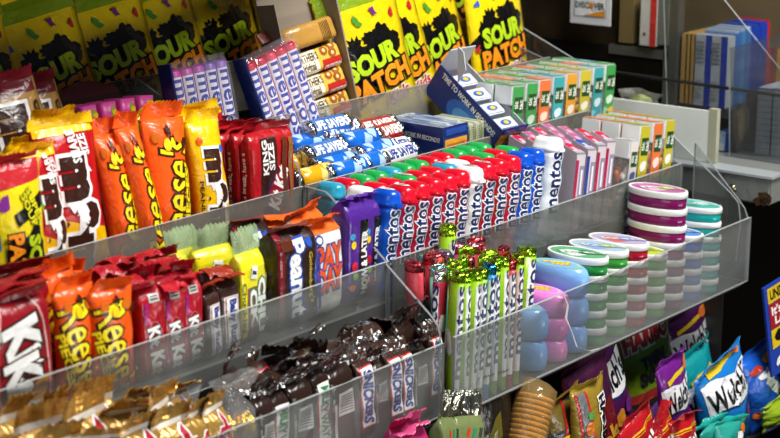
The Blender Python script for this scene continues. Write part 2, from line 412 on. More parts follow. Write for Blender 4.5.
def d_pay(d):
    d.T('PAY',.06,.66,.8,.5,2,'#e4521a',out='#1f3f92',ow=.05,bold=.05); d.T('DAY',.06,.42,.8,.5,2,'#e4521a',out='#1f3f92',ow=.05,bold=.05)
    d.B(-.42,.5,.1,1.6,'#27449a'); d.B(-.3,.45,.06,1.2,'#27449a'); d.P([(-.5,.92),(.5,.92),(.5,1),(-.5,1)],'#ef6a1e')
    d.E(-.28,.86,.12,.1,'#1f3f92'); d.E(-.28,.86,.08,.06,W)
def d_now(d):
    d.P([(.05,.0),(.5,.0),(.5,.82),(.05,.82)],K); d.T('NOW & LATER',.28,.42,1.9,.3,90,W,bold=.05)
    d.E(-.25,.6,.12,.12,'#e3c81c'); d.E(-.3,.68,.12,.1,'#2f9bd0'); d.E(-.2,.4,.14,.14,'#cf2634'); d.E(-.15,.3,.12,.12,'#74b62c'); d.E(-.28,.2,.14,.1,'#e7821f')
def d_snick(d):
    d.B(.04,.60,.86,2.6,'#c01525'); d.B(.05,.60,.74,2.5,W); d.T('SNICKERS',.05,.60,2.35,.58,-90,'#1b2f8c',bold=.06,shear=.2)
def d_milky(d):
    d.B(.05,.58,.8,2.3,W); d.T('MILKY WAY',.05,.58,2.1,.5,-90,'#1f7a3c',bold=.05,shear=.2); d.B(-.4,.45,.06,2.6,'#b01a1a')
def d_dark(d):
    d.B(.1,.62,.6,.9,'#cfccc6'); 
    for i in range(7): d.B(.1,.53+.03*i,.5,.035,K)
    d.B(-.36,.45,.08,1.4,'#b8b0a8')
def d_twix(d):
    d.P([(-.5,.0),(.5,.0),(.5,.3),(-.5,.2)],'#7a1420'); d.T('TWIX',.02,.66,1.7,.62,58,'#b01226',out=W,ow=.06,bold=.06,shear=.2)
def d_roll(c,extra):
    def f(d):
        d.B(.0,.5,.72,5.0,W); d.T('mentos',.0,.58,4.3,.70,90,NAVY,bold=.02)
        d.E(.72,.62,.28,.42,extra,20,8,.3); d.E(.72,.3,.22,.4,extra,0,8,.3); d.E(-.8,.5,.25,.6,W,10,8,.2)
    return f
def d_bottle(c,c2,word):
    def f(d):
        d.B(.05,.60,.62,2.7,c2); d.T('mentos',-.16,.635,2.45,.70,90,NAVY,out=W,ow=.05,bold=.025); d.T(word,.4,.74,1.2,.28,90,'#58b6e6' if word in('PURE','WHITE','ICE') else '#a3b52c',bold=.04,out=(K if word=='GUM' else None),ow=.04)
        d.E(.62,.36,.3,.34,c,0)
        d.E(.78,.50,.34,.3,'#d8f0f4' if word!='GUM' else '#7aa32a',30,8,.3); d.E(.8,.34,.34,.3,'#d9f4f8' if word!='GUM' else '#d03050',10,8,.2)
    return f
# ------------------------------------------------------------------ product prototypes
make_bag('sour','candy_bag','candy bag',.165,.20,.035,'#e3c60a',lambda d:d_sour(d,0),'#e3c60a',.014,3)
make_bag('sour2','candy_bag','candy bag',.165,.20,.035,'#e9cd0c',lambda d:d_sour(d,1),'#df5a18',.014,8)
make_bag('mm','candy_bag','candy bag',.07,.135,.028,RED,d_mm(YEL),YEL,.011,5)
make_bag('mmred','candy_bag','candy bag',.07,.135,.028,RED,d_mm(None),YEL,.011,6)
make_bag('mmp','candy_bag','candy bag',.055,.12,.026,YEL,d_mmp,YEL,.012,7)
make_bag('mmc','candy_bag','candy bag',.07,.12,.026,'#b48a4a',d_mmc,'#7a1826',.014,9)
make_bag('sup','candy_bag','candy bag',.07,.12,.026,'#e8d416',d_sup,'#b5252c',.012,10)
make_bag('reese','candy_bag','candy bag',.055,.11,.026,ORG,d_reese(82),ORG,.014,11,curl=.3)
make_bag('reese2','candy_bag','candy bag',.055,.10,.022,ORG,d_reese(-76),ORG,.013,12,curl=.4)
make_bag('kking','chocolate_bar','chocolate bar',.062,.10,.017,'#a80f1a',d_kking,'#8a1018',.007,13,bar=True,curl=.3)
make_bag('kitbig','chocolate_bar','chocolate bar',.075,.10,.018,'#8c0d1c',d_kitbig,'#9a1420',.016,14,bar=True,curl=1.2)
make_bag('kitbar','chocolate_bar','chocolate bar',.026,.095,.02,'#a80f22',d_kitbar,'#c02030',.018,15,bar=True,curl=1.2,r=.003)
make_bag('kitplain','chocolate_bar','chocolate bar',.03,.09,.02,'#9c0f20',None,'#a81224',.018,16,bar=True,curl=1.1)
make_bag('baby','chocolate_bar','chocolate bar',.026,.09,.018,'#3a2018',d_baby,'#9a2c1c',.018,17,bar=True,curl=1.1)
make_bag('chuck','jelly_candy_pack','candy pack',.05,.085,.016,'#d8d42c',d_chuck,see('#c4dcae','clear green film',.4,.1,.4,.6,90),.022,18,bar=True,curl=-.2)
make_bag('peanut','peanut_chew_pack','candy pack',.05,.095,.03,'#2c1a16',d_peanut,'#7a3a30',.012,19,bar=True,curl=1.3,film_kw={})
make_bag('pay','candy_bar','candy bar',.05,.095,.025,'#dcdcd8',d_pay,'#e8641e',.016,20,bar=True,curl=1.0)
make_bag('now','fruit_chew_pack','candy pack',.032,.10,.026,'#4c2386',d_now,'#5d2a9a',.010,21,bar=True,curl=1.4)
SIL=foil('#c8c8c8',.2,160); CR=dict(bump=.6,scale=38,rough=.2)
make_bag('snick','chocolate_bar','chocolate bar',.028,.105,.02,'#3a241c',d_snick,'#40291f',.013,22,bar=True,curl=-.5,inner=SIL,ip=.16,film_kw=CR)
make_bag('milky','chocolate_bar','chocolate bar',.028,.105,.02,'#2a1a16',d_milky,'#3a261c',.022,23,bar=True,curl=.6,inner=SIL,ip=.13,film_kw=CR)
make_bag('dark','chocolate_bar','chocolate bar',.030,.105,.02,'#2b1b15',d_dark,'#3a271e',.024,24,bar=True,curl=.6,inner=SIL,ip=.13,film_kw=CR)
make_bag('twix','chocolate_bar','chocolate bar',.038,.10,.02,'#a8823c',d_twix,film('#cfa555',.22,.6,60,.6),.020,25,bar=True,curl=.35,inner=film('#efe9dc'),ip=0,film_kw=dict(metal=.3,rough=.25,bump=.6,scale=50))
def make_roll(kind,c,extra,foilc,r=.0098,h=.125):
    root=thing('mint_roll','','candy roll'); d=Des(2*r,h); d_roll(c,extra)(d)
    shell('wrapper',c_oval(r,r,24),[(0,1,1,0,0),(h*.3,1,1,0,0),(h*.6,1,1,0,0),(h*.93,1,1,0,0)],film(c,.3,.15),root,d)
    pr=[(r*.98,h*.93),(r*1.02,h*.955),(r*1.0,h*.985),(r*.82,h),(r*.45,h*.992),(r*.2,h*1.004)]
    lathe('foil_end',pr,foil(foilc),root,26,rib=.035)
    proto(kind,root)
LIME='#9ac61c'
make_roll('r_lime',LIME,'#f0f2d8','#a6d832'); make_roll('r_red','#c8404a','#f2c9c0','#d8555a'); make_roll('r_pink','#b5305a','#f0d0d8','#d06a86'); make_roll('r_mix','#2f8fd0','#d8e8f4','#3a98d8'); make_roll('r_white','#9c1c34','#e8e8e8','#d8d8dc')
make_roll('r_lilac','#8f6fb0','#e8e0f0','#b9a2d2'); make_roll('r_mint','#6fc4b0','#e0f4ee','#8fd6c6')
def make_bottle(kind,c,c2,cap,word,a=.0104,b=.0158,h=.094):
    root=thing('gum_bottle','','gum bottle'); d=Des(2*a,h*.86); d_bottle(c,c2,word)(d)
    lev=[]; H=h*.84
    for j in range(17):
        q=j/16; k=1+.065*math.cos(q*3*2*math.pi); kk=k*(1 if q<.97 else .93)*(.9 if q==0 else 1); lev.append((q*H,kk,kk,0,0))
    cr=c_rect(2*a,2*b,.0098,6,4)
    shell('bottle_body',cr,lev,film(c,.22,.05,40),root,d)
    capo=[(H,1.0,1.0,0,0),(H+.0005,1.07,1.05,0,0),(H+.0035,1.07,1.05,0,0),(H+.0045,.98,.985,0,0),(H+.009,.96,.97,0,0),(H+.0125,.82,.88,0,0),(H+.0142,.55,.66,0,0),(H+.0146,.25,.35,0,0)]
    co=shell('cap',cr,capo,film(cap,.2,.03,40),root)
    # flip tab at the front and printed dot on the cap
    extr('cap_tab',[(-.006,-b*.96),(.006,-b*.96),(.005,-b*1.14),(-.005,-b*1.14)],'z',H+.0006,H+.0034,film(cap,.2,.03,40),co)
    dd=Des(.02,.02); dd.E(0,0,.3,.45,W if cap!=W else '#c9d8e4'); dd.E(.0,.0,.16,.25,'#c03040' if cap!='#0f4fc0' else '#8fc3f0'); flat_print('cap_print',dd,film(W),co,(0,0,H+.0147))
    proto(kind,root)
make_bottle('b_blue','#0f58c8','#5f9fe0','#0f4fc0','PURE'); make_bottle('b_red','#b81a44','#d8507c','#d3122a','GUM'); make_bottle('b_melon','#a81428','#c8503c','#d3122a','GUM')
make_bottle('b_white','#e6ecf0','#dbe8f0',W,'WHITE'); make_bottle('b_green','#1d9a4e','#cfe8d4','#1fa64c','GUM'); make_bottle('b_teal','#2a97b4','#d0ecf0','#2a9ab8','ICE')
make_bottle('b_tall','#eef2f4','#e2ecf2',W,'WHITE',.0125,.0165,.104)
def make_tin(kind,c,labc,r=.035,h=.0186,rim=W):
    root=thing('mint_tin','','candy tin')
    lathe('base',[(r*.93,0),(r*.955,.001),(r*.965,h*.62)],film(c,.18,.02,30),root,40,caps=(True,True))
    lathe('lid',[(r*.97,h*.6),(r,h*.64),(r*1.0,h*.9),(r*.985,h*.985),(r*.93,h*.995),(r*.925,h*.96)],film(rim,.25,.02,30),root,40,caps=(True,True))
    d=Des(2*r,2*r); d.E(-.1,.05,.26,.2,labc[1],20,14,.15,3); d.E(.16,-.1,.2,.16,labc[2],0,14,.2,4); d.T(labc[3],0,0,.62,.16,-50,labc[4],out=(labc[5] if len(labc)>5 else None),bold=.04,ow=.05)
    d.B(.12,-.22,.5,.05,labc[2],-50)
    flat_print('label',d,film(labc[0],.3,.02),root,(0,0,h*.962),base=disc_pts(r*.91))
    proto(kind,root)
make_tin('t_purple','#7a1458',('#b05a98','#d8b8d0','#a8b838','ICE',W,'#5a1048')); make_tin('t_teal','#0f9a96',('#46b0a6','#2a8f78','#b8e4dc','ICE',W,'#0a6a6a'))
make_tin('t_green','#1f8a3a',('#5fa877','#d8e6da','#2a7a48','ICE',W,'#155a2a')); make_tin('t_green2','#3a9a3c',('#a8bcc8','#7f9fd0','#8fb070','SOURS',W,'#405a90'))
make_tin('t_red','#a8162c',('#b4a8c4','#c86a5a','#7f90c8','SOURS',W,'#8a2030')); make_tin('t_blue','#1f55b8',('#4a84cc','#9ac0ea','#2a5aa8','ICE',W,'#153a80')); make_tin('t_lime','#4a9a2c',('#b8c83a','#e0d868','#6fa83a','SOURS','#c03030'))
make_tin('t_plum','#5a1a4a',('#8a5a88','#c8a0c0','#705080','ICE',W))
def make_tape(kind,c,ringc,r=.034,h=.029):
    root=thing('gum_tape_roll','','gum tape roll')
    pr=[(r*.8,0),(r*.93,.002),(r*.99,h*.25),(r,h*.5),(r*.99,h*.72),(r*.93,h*.9),(r*.82,h*.985),(r*.8,h)]
    lathe('case',pr,film(c,.22,.03,30),root,96,rib=.014)
    d=Des(2*r,2*r); d.E(0,0,.37,.37,ringc,0,28); d.E(0,0,.33,.33,c,0,28); d.T('BUBBLE\nTAPE',0,0,.52,.3,-50,'#f2d81a',out='#8a6a10',ow=.05,bold=.05,shear=.2)
    flat_print('label',d,film(c,.3,.02),root,(0,0,h),base=disc_pts(r*.79))
    proto(kind,root)
make_tape('tape_blue','#7db2f2','#9ad858'); make_tape('tape_pink','#f083d4','#f0b8e4')
def make_tic(kind,labc,fillc,lid='#e9ebea',w=.019,d=.026,h=.086,n=26,logo='#1f4a20'):
    root=thing('mint_box','','mint box')
    boxes('lid',[(-w/2,-d/2,h*.74,w/2,d/2,h)],film(lid,.25,.02,30),root,.0012)
    boxes('clear_box',[(-w/2+.0004,-d/2+.0004,0,w/2-.0004,d/2-.0004,h*.74)],see('#f0f0ee','clear_styrene',.1,.08,.22),root,.001)
    rr=random.Random(len(kind)); bm=bmesh.new()
    for i in range(n):
        M=Matrix.Translation((rr.uniform(-w*.28,w*.28),(-1)**i*d*.22+rr.uniform(-.003,.003),.006+(h*.68-.012)*(i//2)/(n//2)))@Euler((rr.uniform(0,3),rr.uniform(0,3),rr.uniform(0,3))).to_matrix().to_4x4()@Matrix.Diagonal((.0075,.0042,.0042,1))
        bmesh.ops.create_icosphere(bm,subdivisions=2,radius=1,matrix=M)
    me=bpy.data.meshes.new('candies'); bm.to_mesh(me); bm.free(); me.polygons.foreach_set('use_smooth',[True]*len(me.polygons)); me.materials.append(film(fillc[0],.25,.02)); me.materials.append(film(fillc[1],.25,.02))
    for p in me.polygons: p.material_index=(p.index//80)%2
    o=link('candies',me,root); o['kind']='stuff'
    dd=Des(w,h); dd.P([(-.5,.0),(.5,.0),(.5,.16),(-.5,.1)],labc[2]); dd.P([(-.5,.1),(.5,.16),(.5,.34),(-.5,.4)],labc[1]); dd.B(.04,.74,.70,.95,logo); dd.T('tic\ntac',.04,.74,.58,.78,90,'#dfe8d8',bold=.03); dd.E(0,.5,.34,.3,labc[3],0,10,.2); dd.E(.1,.34,.4,.2,labc[2],20,10,.3)
    lab=flat_print('label',dd,film(labc[0],.35,.02),root,(0,-d/2-.0003,0),'y',base=[(-w*.47,h*.02),(w*.47,h*.02),(w*.47,h*.985),(-w*.47,h*.985)])
    d2=Des(w,d); d2.P([(-.47,-.5),(.47,-.5),(.47,.44),(-.47,.48)],labc[0]); d2.P([(-.3,-.3),(.2,-.4),(.4,.2),(-.1,.1)],labc[1]); flat_print('top_label',d2,film(labc[0],.35,.02),root,(0,0,h+.0002))
    DIM[kind]=(w,h,d); proto(kind,root)
make_tic('tt_green',('#3f9a4c','#8ac890','#e2b024','#d4ecd4'),('#e8f0e8','#f4f4f0')); make_tic('tt_orange',('#e2743a','#f0a070','#d8b030','#f8dcc8'),('#d9481c','#e8843c')); make_tic('tt_teal',('#3aa0a4','#7cc8c4','#4a90b8','#d8f0f0'),('#e6f2f2','#f2f6f6'))
make_tic('tt_yel',('#c2b52c','#8fb83c','#c8401c','#f0f0e0'),('#9a2c14','#d8a024')); make_tic('tt_yo',('#d89a30','#b8b03c','#c8401c','#f4e8d0'),('#a8341a','#d89028'))
make_tic('tt_white',('#d9d2cc','#b8a8a0','#c8c0b8','#4a5a90'),('#c8642c','#f0ece6'))
def make_ice(kind,c,topc):
    w,d,h=.0185,.022,.075; root=thing('gum_pack','','gum pack')
    extr('carton',[(-d/2,0),(d/2,0),(d/2,h+.003),(-d/2,h-.004)],'x',-w/2,w/2,film('#9f949d',.3,.05),root)
    dd=Des(w,h); dd.B(-.34,.45,.3,3.4,c); dd.B(.2,.6,.5,1.6,'#8f88a0'); dd.B(.2,.6,.2,1.2,'#e8e2e8'); dd.E(.2,.2,.2,.4,'#d8c4d4',0,9,.3); flat_print('label',dd,film('#cfc6cc',.35,.03),root,(0,-d/2-.0003,0),'y',base=[(-w*.48,h*.01),(w*.48,h*.01),(w*.48,h*.935),(-w*.48,h*.935)])
    d2=Des(w,d); d2.P([(-.5,-.5),(.5,-.5),(.5,-.28),(-.5,-.28)],'#b0a8b0'); d2.P([(-.42,-.2),(-.42,.38),(-.2,.46),(.2,.46),(.42,.38),(.42,-.2),(.2,-.2),(.2,.12),(-.2,.12),(-.2,-.2)],topc); flat_print('top_label',d2,film('#cdbfca',.35,.03),root,(0,0,h-.0003),base=[(-w*.48,-d*.48),(w*.48,-d*.48),(w*.48,d*.48),(-w*.48,d*.48)]).rotation_euler=(math.atan(.007/d),0,0)
    proto(kind,root)
make_ice('ice_red','#b01848','#d01848'); make_ice('ice_blue','#1a3c98','#1c48b4'); make_ice('ice_pink','#b04a80','#c45a90')
def make_saver(kind,c,word,wc,c2=None,r=.0116,h=.066):
    root=thing('ring_mint_roll','','candy roll'); d=Des(2*r,h)
    d.B(0,.5,1.25,2.4,{'#1668c8':'#2a6fc0','#c4282c':'#a81c20','#e8a812':'#f0c030'}.get(c,W)) if word else None
    if not word:
        for u,v,a in ((-.5,.3,.2),(.1,.62,.22),(.7,.4,.2),(-.3,.75,.15)): d.P([(u-.3,v-.03),(u+.2,v-.1),(u+.5,v+.04),(u,v+.1)],'#a8c8ec' if c=='#1668c8' else '#f6d878')
    if word: d.T(word,0,.5,2.3,.5,90,wc,out={'#1668c8':'#0d3f94','#c4282c':'#7a1014'}.get(c),ow=.04,bold=.05)
    for u,cc in ((.95,c2 or '#8fc0ee'),(-.95,c2 or '#8fc0ee')): d.E(u,.35,.3,.5,cc,15,9,.3); d.E(u,.7,.3,.35,cc,-15,9,.3)
    shell('wrapper',c_oval(r,r,22),[(.008,1,1,0,0),(h*.35,1,1,0,0),(h*.65,1,1,0,0),(h-.008,1,1,0,0)],film(c,.25,.2),root,d)
    fo=foil('#c4c8cc',.2,160)
    for nm,z0,sg in (('foil_end',.008,-1),('foil_end',h-.008,1)):
        pr=[(r,z0),(r*1.03,z0+sg*.003),(r*.96,z0+sg*.007),(r*.6,z0+sg*.0085),(r*.25,z0+sg*.006)]
        lathe(nm,pr if sg>0 else pr[::-1],fo,root,22,rib=.05)
    proto(kind,root)
make_saver('s_blue','#1668c8','LIFE SAVERS','#e8ecf0'); make_saver('s_white','#1668c8',None,W); make_saver('s_yel','#e8a812',None,W,'#f4d060'); make_saver('s_red','#c4282c','LIFE SAVERS','#f0f0e8','#e8a018'); make_saver('s_lemon','#ecedea','LIFE SAVERS','#2a3f8a','#e0862a')
# ------------------------------------------------------------------ the rack
L0=(.30,.148); L1=(.205,.104); L2=(.1095,.0555); L3=(0,-.001); L4=(-.0703,-.0668); L4R=(-.080,onY(600,278,-.080).z)
FL0,FL1,FL2,FL3,FL4=.092,.058,.018,-.040,-.1385
XL=-.62
edge=plain('#a4a7a5',.35,0,.1)
ACR={}
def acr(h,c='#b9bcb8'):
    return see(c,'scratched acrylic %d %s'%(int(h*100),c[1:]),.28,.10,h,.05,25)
def tray(label,x0,x1,lip,floor,yb,side_l=None,side_r=None,haze=.3,skirt=.0,group=None,edgem=None,hazeS=.10,c='#b4b7b4'):
    y,z=lip; t=thing('acrylic_tray',label,'display tray',((x0+x1)/2,(y+yb)/2,floor),group)
    ox,oy,oz=t.location; a=acr(haze,c); th=.003; em=edgem or edge
    def pan(name,pts,axis,a0,a1,m,emx=None): 
        sh={'x':(oy,oz),'y':(ox,oz),'z':(ox,oy)}[axis]; of={'x':ox,'y':oy,'z':oz}[axis]
        return extr(name,[(p[0]-sh[0],p[1]-sh[1]) for p in pts],axis,a0-of,a1-of,m,t,edge_mat=emx or em)
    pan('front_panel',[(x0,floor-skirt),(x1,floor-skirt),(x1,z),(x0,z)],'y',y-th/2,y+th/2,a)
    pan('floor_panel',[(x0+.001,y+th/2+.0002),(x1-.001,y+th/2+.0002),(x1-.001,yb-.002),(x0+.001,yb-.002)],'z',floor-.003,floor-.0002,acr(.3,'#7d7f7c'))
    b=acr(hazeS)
    for prof,x in ((side_l,x0),(side_r,x1)):
        if prof: pan('side_panel',prof,'x',x-(.0032 if x==x1 else -.0002),x-(.0002 if x==x1 else -.0032),b,plain('#74777a',.35,0,.1))
    return t
def roundprof(lip,floor,back,zb,front_drop=.02,y0=None):
    """side panel outline in (y,z): sloping top, rounded front shoulder, upright front edge"""
    y,z=lip; zs=z+front_drop; yf=(y0 if y0 is not None else y)-.0+.002
    p=[(back,floor),(yf,floor),(yf,zs-.012)]
    cx,cz=yf+.016,zs-.006
    for k in range(0,5):
        a=math.pi-k*R(50)/4; p.append((cx+.016*math.cos(a),cz+.016*math.sin(a)))
    p.append((back,zb)); return p
# four tiers, split into a long left run and a right run
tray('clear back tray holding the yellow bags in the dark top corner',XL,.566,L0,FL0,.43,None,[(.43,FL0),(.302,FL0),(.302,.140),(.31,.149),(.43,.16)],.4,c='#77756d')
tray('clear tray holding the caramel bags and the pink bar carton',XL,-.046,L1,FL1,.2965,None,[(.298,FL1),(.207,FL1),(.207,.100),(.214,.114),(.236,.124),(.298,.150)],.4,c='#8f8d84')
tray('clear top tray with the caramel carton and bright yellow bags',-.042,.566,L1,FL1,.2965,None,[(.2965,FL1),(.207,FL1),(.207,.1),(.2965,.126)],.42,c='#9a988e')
tray('clear tray filled with upright chocolate and peanut candy bags on the left',XL,-.003,L2,FL2,.203,None,roundprof(L2,FL2,.203,.115,.017),.42,.012,c='#85827a')
tray('clear tray holding mint rolls, blue gum cartons and a long line of mint boxes',.003,.507,L2,FL2,.203,None,[(.203,FL2),(.111,FL2),(.111,.05),(.203,.09)],.42,.012,c='#85847e')
tray('clear tray with red wafer bars and chewy candy packs',XL,-.003,L3,FL3,.106,None,[(.106,FL3),(.003,FL3),(.003,-.001),(.070,.05),(.078,.055),(.106,.0565)],.12,.02)
tray('clear tray with wavy gum bottles and flip-top mint boxes',.003,.548,L3,FL3,.106,None,[(.106,FL3),(.003,FL3),(.003,-.001),(.106,.05)],.33,.02,c='#7c7f7c')
tray('hazy clear bottom tray full of brown and gold chocolate bars',XL,-.009,L4,FL4,-.003,None,[(-.003,FL4),(-.068,FL4),(-.068,-.058),(-.065,-.050),(-.058,-.043),(-.003,-.002)],.15)
tray('cracked clear bottom tray with mint rolls and stacked oval tins',-.0055,.575,L4R,FL4,-.003,None,[(-.003,FL4),(-.078,FL4),(-.078,-.062),(-.073,-.05),(-.064,-.040),(-.003,.02)],.15)
# dark stepped stand under the trays
st=thing('display_stand','dark stepped stand carrying the clear candy trays','display stand',(0,.1,-.42))
dk=plain('#0c0c0d',.7)
boxes('step',[(XL,.06-.1,-.0,.57,.36-.1,.2780)],dk,st); boxes('shelf_plate',[(XL,-.074-.1,.2742,.57,.0595-.1,.2782)],dk,st)
for x1,(ya,yb,zt) in ((.545,(.004,.36,FL3)),(.50,(.1125,.36,FL2)),(.56,(.2085,.42,FL1)),(.56,(.3035,.45,FL0))):
    boxes('step',[(XL+.001,ya-.1+.002,.2784,x1,yb-.1,zt+.42-.0034)],dk,st)

# ------------------------------------------------------------------ background structure
def struct(o): o['kind']='structure'; return o
dark=plain('#121110',.5); 
struct(boxes('wall_back',[(-.9,.46,-.7,2.2,.50,1.0)],plain('#15130f',.6)))
struct(boxes('wall_right',[(1.25,-.9,-.7,1.30,.46,1.0)],plain('#1c1915',.5)))
struct(boxes('floor',[(-2.5,-2.5,-.74,2.2,.5,-.70)],plain('#2a2a2a',.7)))
struct(boxes('light_blocker_left',[(-.70,.03,-.7,-.68,.459,.359)],plain('#2a2a28',.7)))  # unseen wall added to keep the left fill light off the back-row bags
struct(boxes('shade_slab',[(-.95,.07,.36,.12,.459,.38),(.1201,.17,.36,.27,.459,.38)],plain('#30302e',.7)))  # unseen overhead slab, added and shaped to shade the upper-left bags
# ------------------------------------------------------------------ row 0: dim yellow bags
def pol(i,names): return names[i]
B0=[(-54,14,22,.335,'dim yellow sour gummy bag cut off by the left edge'),(16,94,12,.335,'dim yellow sour gummy bag, second from the left edge in the back tray'),(84,154,8,.345,'dim yellow sour gummy bag behind the pink mint roll pack\'s upper left'),(136,206,-2,.352,'dim yellow sour gummy bag directly above the pink mint roll pack'),(196,264,-12,.36,'dim yellow sour gummy bag behind the bag of red mint rolls'),(262,330,-20,.375,'dim yellow sour gummy bag behind the open caramel carton')]
for i,(a,b,tp,Y,lb) in enumerate(B0):
    c=onY((a+b)/2,60,Y); spawn('sour' ,(c.x,Y-.012,FL0+.002),lb,'sour gummy bags in the back tray',(R(-12),R(-8),R(random.uniform(-5,5))),(.72,.7,.72),jit=.6)
# row 1 right: bright yellow bags
for i,(u,Y,k,lb,zz) in enumerate([(384,.234,'sour','bright yellow sour gummy bag beside the open caramel carton',.0),(410,.245,'sour2','bright yellow sour gummy bag, second from the caramel carton',.01),(450,.258,'sour','bright yellow sour gummy bag partly hidden behind the open blue carton',.01),(504,.250,'sour2','bright yellow sour gummy bag at the end beside the clear side panel',0)]):
    c=onY(u,60,Y); spawn(k,(c.x,Y,FL1+.001),lb,'bright sour gummy bags in the top tray',(R(-10),R([-9,-13,-10,1][i]),R([-8,-3,4,0][i])),(.76,.6,.81),jit=.5)
c=onY(470,10,.33); spawn('sour2',(c.x,.335,FL0+.004),'yellow bag with orange top leaning behind the bright gummy bags','bright sour gummy bags in the top tray',(R(-10),0,R(4)),(1.0,.6,.80))
c=onY(395,5,.35); spawn('sour2',(c.x,.345,FL0+.004),'yellow bag with orange top standing behind the second bright gummy bag','bright sour gummy bags in the top tray',(R(-8),R(-3),R(2)),(.9,.6,.78))
# ------------------------------------------------------------------ clear packs of mint rolls, top tray
def multipack(label,pl,pr,pt,Y,lean,roll,roll_cols,n,lab):
    a=onY(pl,pt,Y); b=onY(pr,pt,Y); w=abs(b.x-a.x); top=onY((pl+pr)/2,pt,Y); H=(top.z-FL1)/math.cos(lean)
    rot=Euler((-lean,roll,0)); base=top-(rot.to_matrix()@Vector((0,0,H))); base.z=FL1+.004
    t=thing('mint_roll_multipack',label,'candy pack',base,'packs of mint rolls in clear film'); t.rotation_euler=rot
    r=w/n/2*.94
    for i in range(n):
        x=-w/2+w/n*(i+.5); c,e=roll_cols[i%len(roll_cols)]; d=Des(2*r,H*.94); k_=H*.94/(2*r); d.B(.0,.55,1.15,k_*.80,'#e8e8f0'); d.T('mentos',.0,.55,k_*.76,.86,-90 if lab<0 else 90,'#1f3aa0',bold=.02); d.B(0,.08,1.6,.5,e)
        ro=shell('roll',c_oval(r,r,18),[(0.002,1,1,0,0),(H*.3,1,1,0,0),(H*.6,1,1,0,0),(H*.94,1,1,0,0),(H*.965,.75,.75,0,0)],film(c,.3,.1),t,d,loc=(x,0,0))
    shell('clear_film',c_rect(w*1.03,2*r+.004,.006,8,2),[(0,1,.9,0,0),(H*.1,1,1,0,0),(H*.5,1,1,0,0),(H*.9,1,1,0,0),(H*.99,1,.25,0,0),(H*1.03,1,.05,0,0)],see('#f4e6f0','clear_wrap',.12,.08,.07,.5,70),t,None,(True,True),wrinkle(.0008,4))
    boxes('header_strip',[(-w/2-.004,-r-.003,H*.2,-w/2-.0015,r,H*1.03)],film(NAVY),t)
    return t
multipack('clear pack of pink and lilac mint rolls beside the red one',166,224,65,.235,R(10),R(-2),[('#c0409a','#e08ab8'),('#b850a4','#e8a060'),('#b048a8','#d89a60'),('#8a68c0','#e8a878'),('#9a74cc','#d8a078')],5,-1)
multipack('clear pack of red mint rolls leaning beside the caramel carton',240,292,50,.225,R(12),R(-13),[('#c81a3c','#e04a60'),('#c01a40','#d83a50'),('#d83a58','#d04a60'),('#c82240','#c82a40')],5,-1)
tg=boxes('film_flap',[(0,0,0,.035,.012,.002)],film('#7a3a34',.4),None)
tg['label']='brown torn cardboard flap behind the red mint rolls'; tg['category']='cardboard flap'; p=onY(262,45,.265); tg.location=p; tg.rotation_euler=(R(50),R(-10),0)
tg.name='cardboard_flap'
# caramel carton with rolls
cb=onY(336,110,.232); t=thing('caramel_carton','open beige carton holding gold caramel rolls','carton',(cb.x-.052,.232,FL1+.005)); t.rotation_euler=(R(-8),R(-8),R(-4))
bg=plain('#8d8272',.7); H=.155; w_=.088; dd_=.03
boxes('back_panel',[(0,dd_,0,w_,dd_+.002,H)],bg,t); boxes('side_panel',[(w_,0,0,w_+.002,dd_,H*1.0)],bg,t); boxes('side_panel',[(-.002,-.0,0,0,dd_,H*.97)],bg,t); boxes('bottom_panel',[(0,0,0,w_,dd_,.002)],bg,t)
extr('torn_flap',[(0,0),(w_,0),(w_*.98,.014),(w_*.5,.02),(.0,.012)],'y',dd_,dd_+.002,plain('#77705f',.8),t,loc=(0,.0,H))
cm=t.matrix_basis.copy()
for i in (0,1,2,4):
    h=.08; r=.0125; d=Des(2*r,h)
    if i<4:
        d.B(0,.28,1.6,1.5,'#f4ead0'); d.T("WERTHER'S\nOriginal",.05,.30,1.5,.9,90,'#4a3320',bold=.03); d.P([(.1,.58),(.75,.56),(.75,.97),(.1,.97)],'#b8281e'); d.T('caramel',.42,.77,1.1,.3,90,W,bold=.02,shear=.2)
        for u,v in ((-.3,.66),(-.45,.82),(-.1,.8)): d.E(u,v,.22,.22,'#a05a1e',0,12); d.E(u,v,.09,.09,'#e8c890',0,10)
        d.E(-.4,.16,.18,.2,'#7a9a5a',0,8,.3)
    else: 
        for k in range(6): d.B(0.1,.68+.03*k,.9,.035,BRN)
    tt=thing('caramel_roll',['gold caramel roll lowest in the open carton','gold caramel roll in the middle of three in the open carton','gold caramel roll just under the plain tan roll in the open carton','gold caramel roll fourth from the bottom in the open carton','plain tan wrapped roll turned backwards at the carton\'s top'][i],'candy roll',(0,0,0),'caramel rolls in the open carton')
    shell('wrapper',c_rect(2*r,2*r,.006,6,3),[(0,.9,.5,0,0),(.006,1,.95,0,0),(h*.35,1,1,0,0),(h*.65,1,1,0,0),(h-.006,1,.95,0,0),(h,.9,.5,0,0)],film('#e0b84a' if i<4 else '#b98a3c',.3,.3),tt,d,wr=wrinkle(.0004,i))
    tt.matrix_basis=cm@Matrix.Translation((.004,dd_*.47,.0215+(i if i<4 else 3)*.0272+(.003 if i==4 else 0)))@Euler((R(-12),0,0)).to_matrix().to_4x4()@Euler((0,R(90),0)).to_matrix().to_4x4()
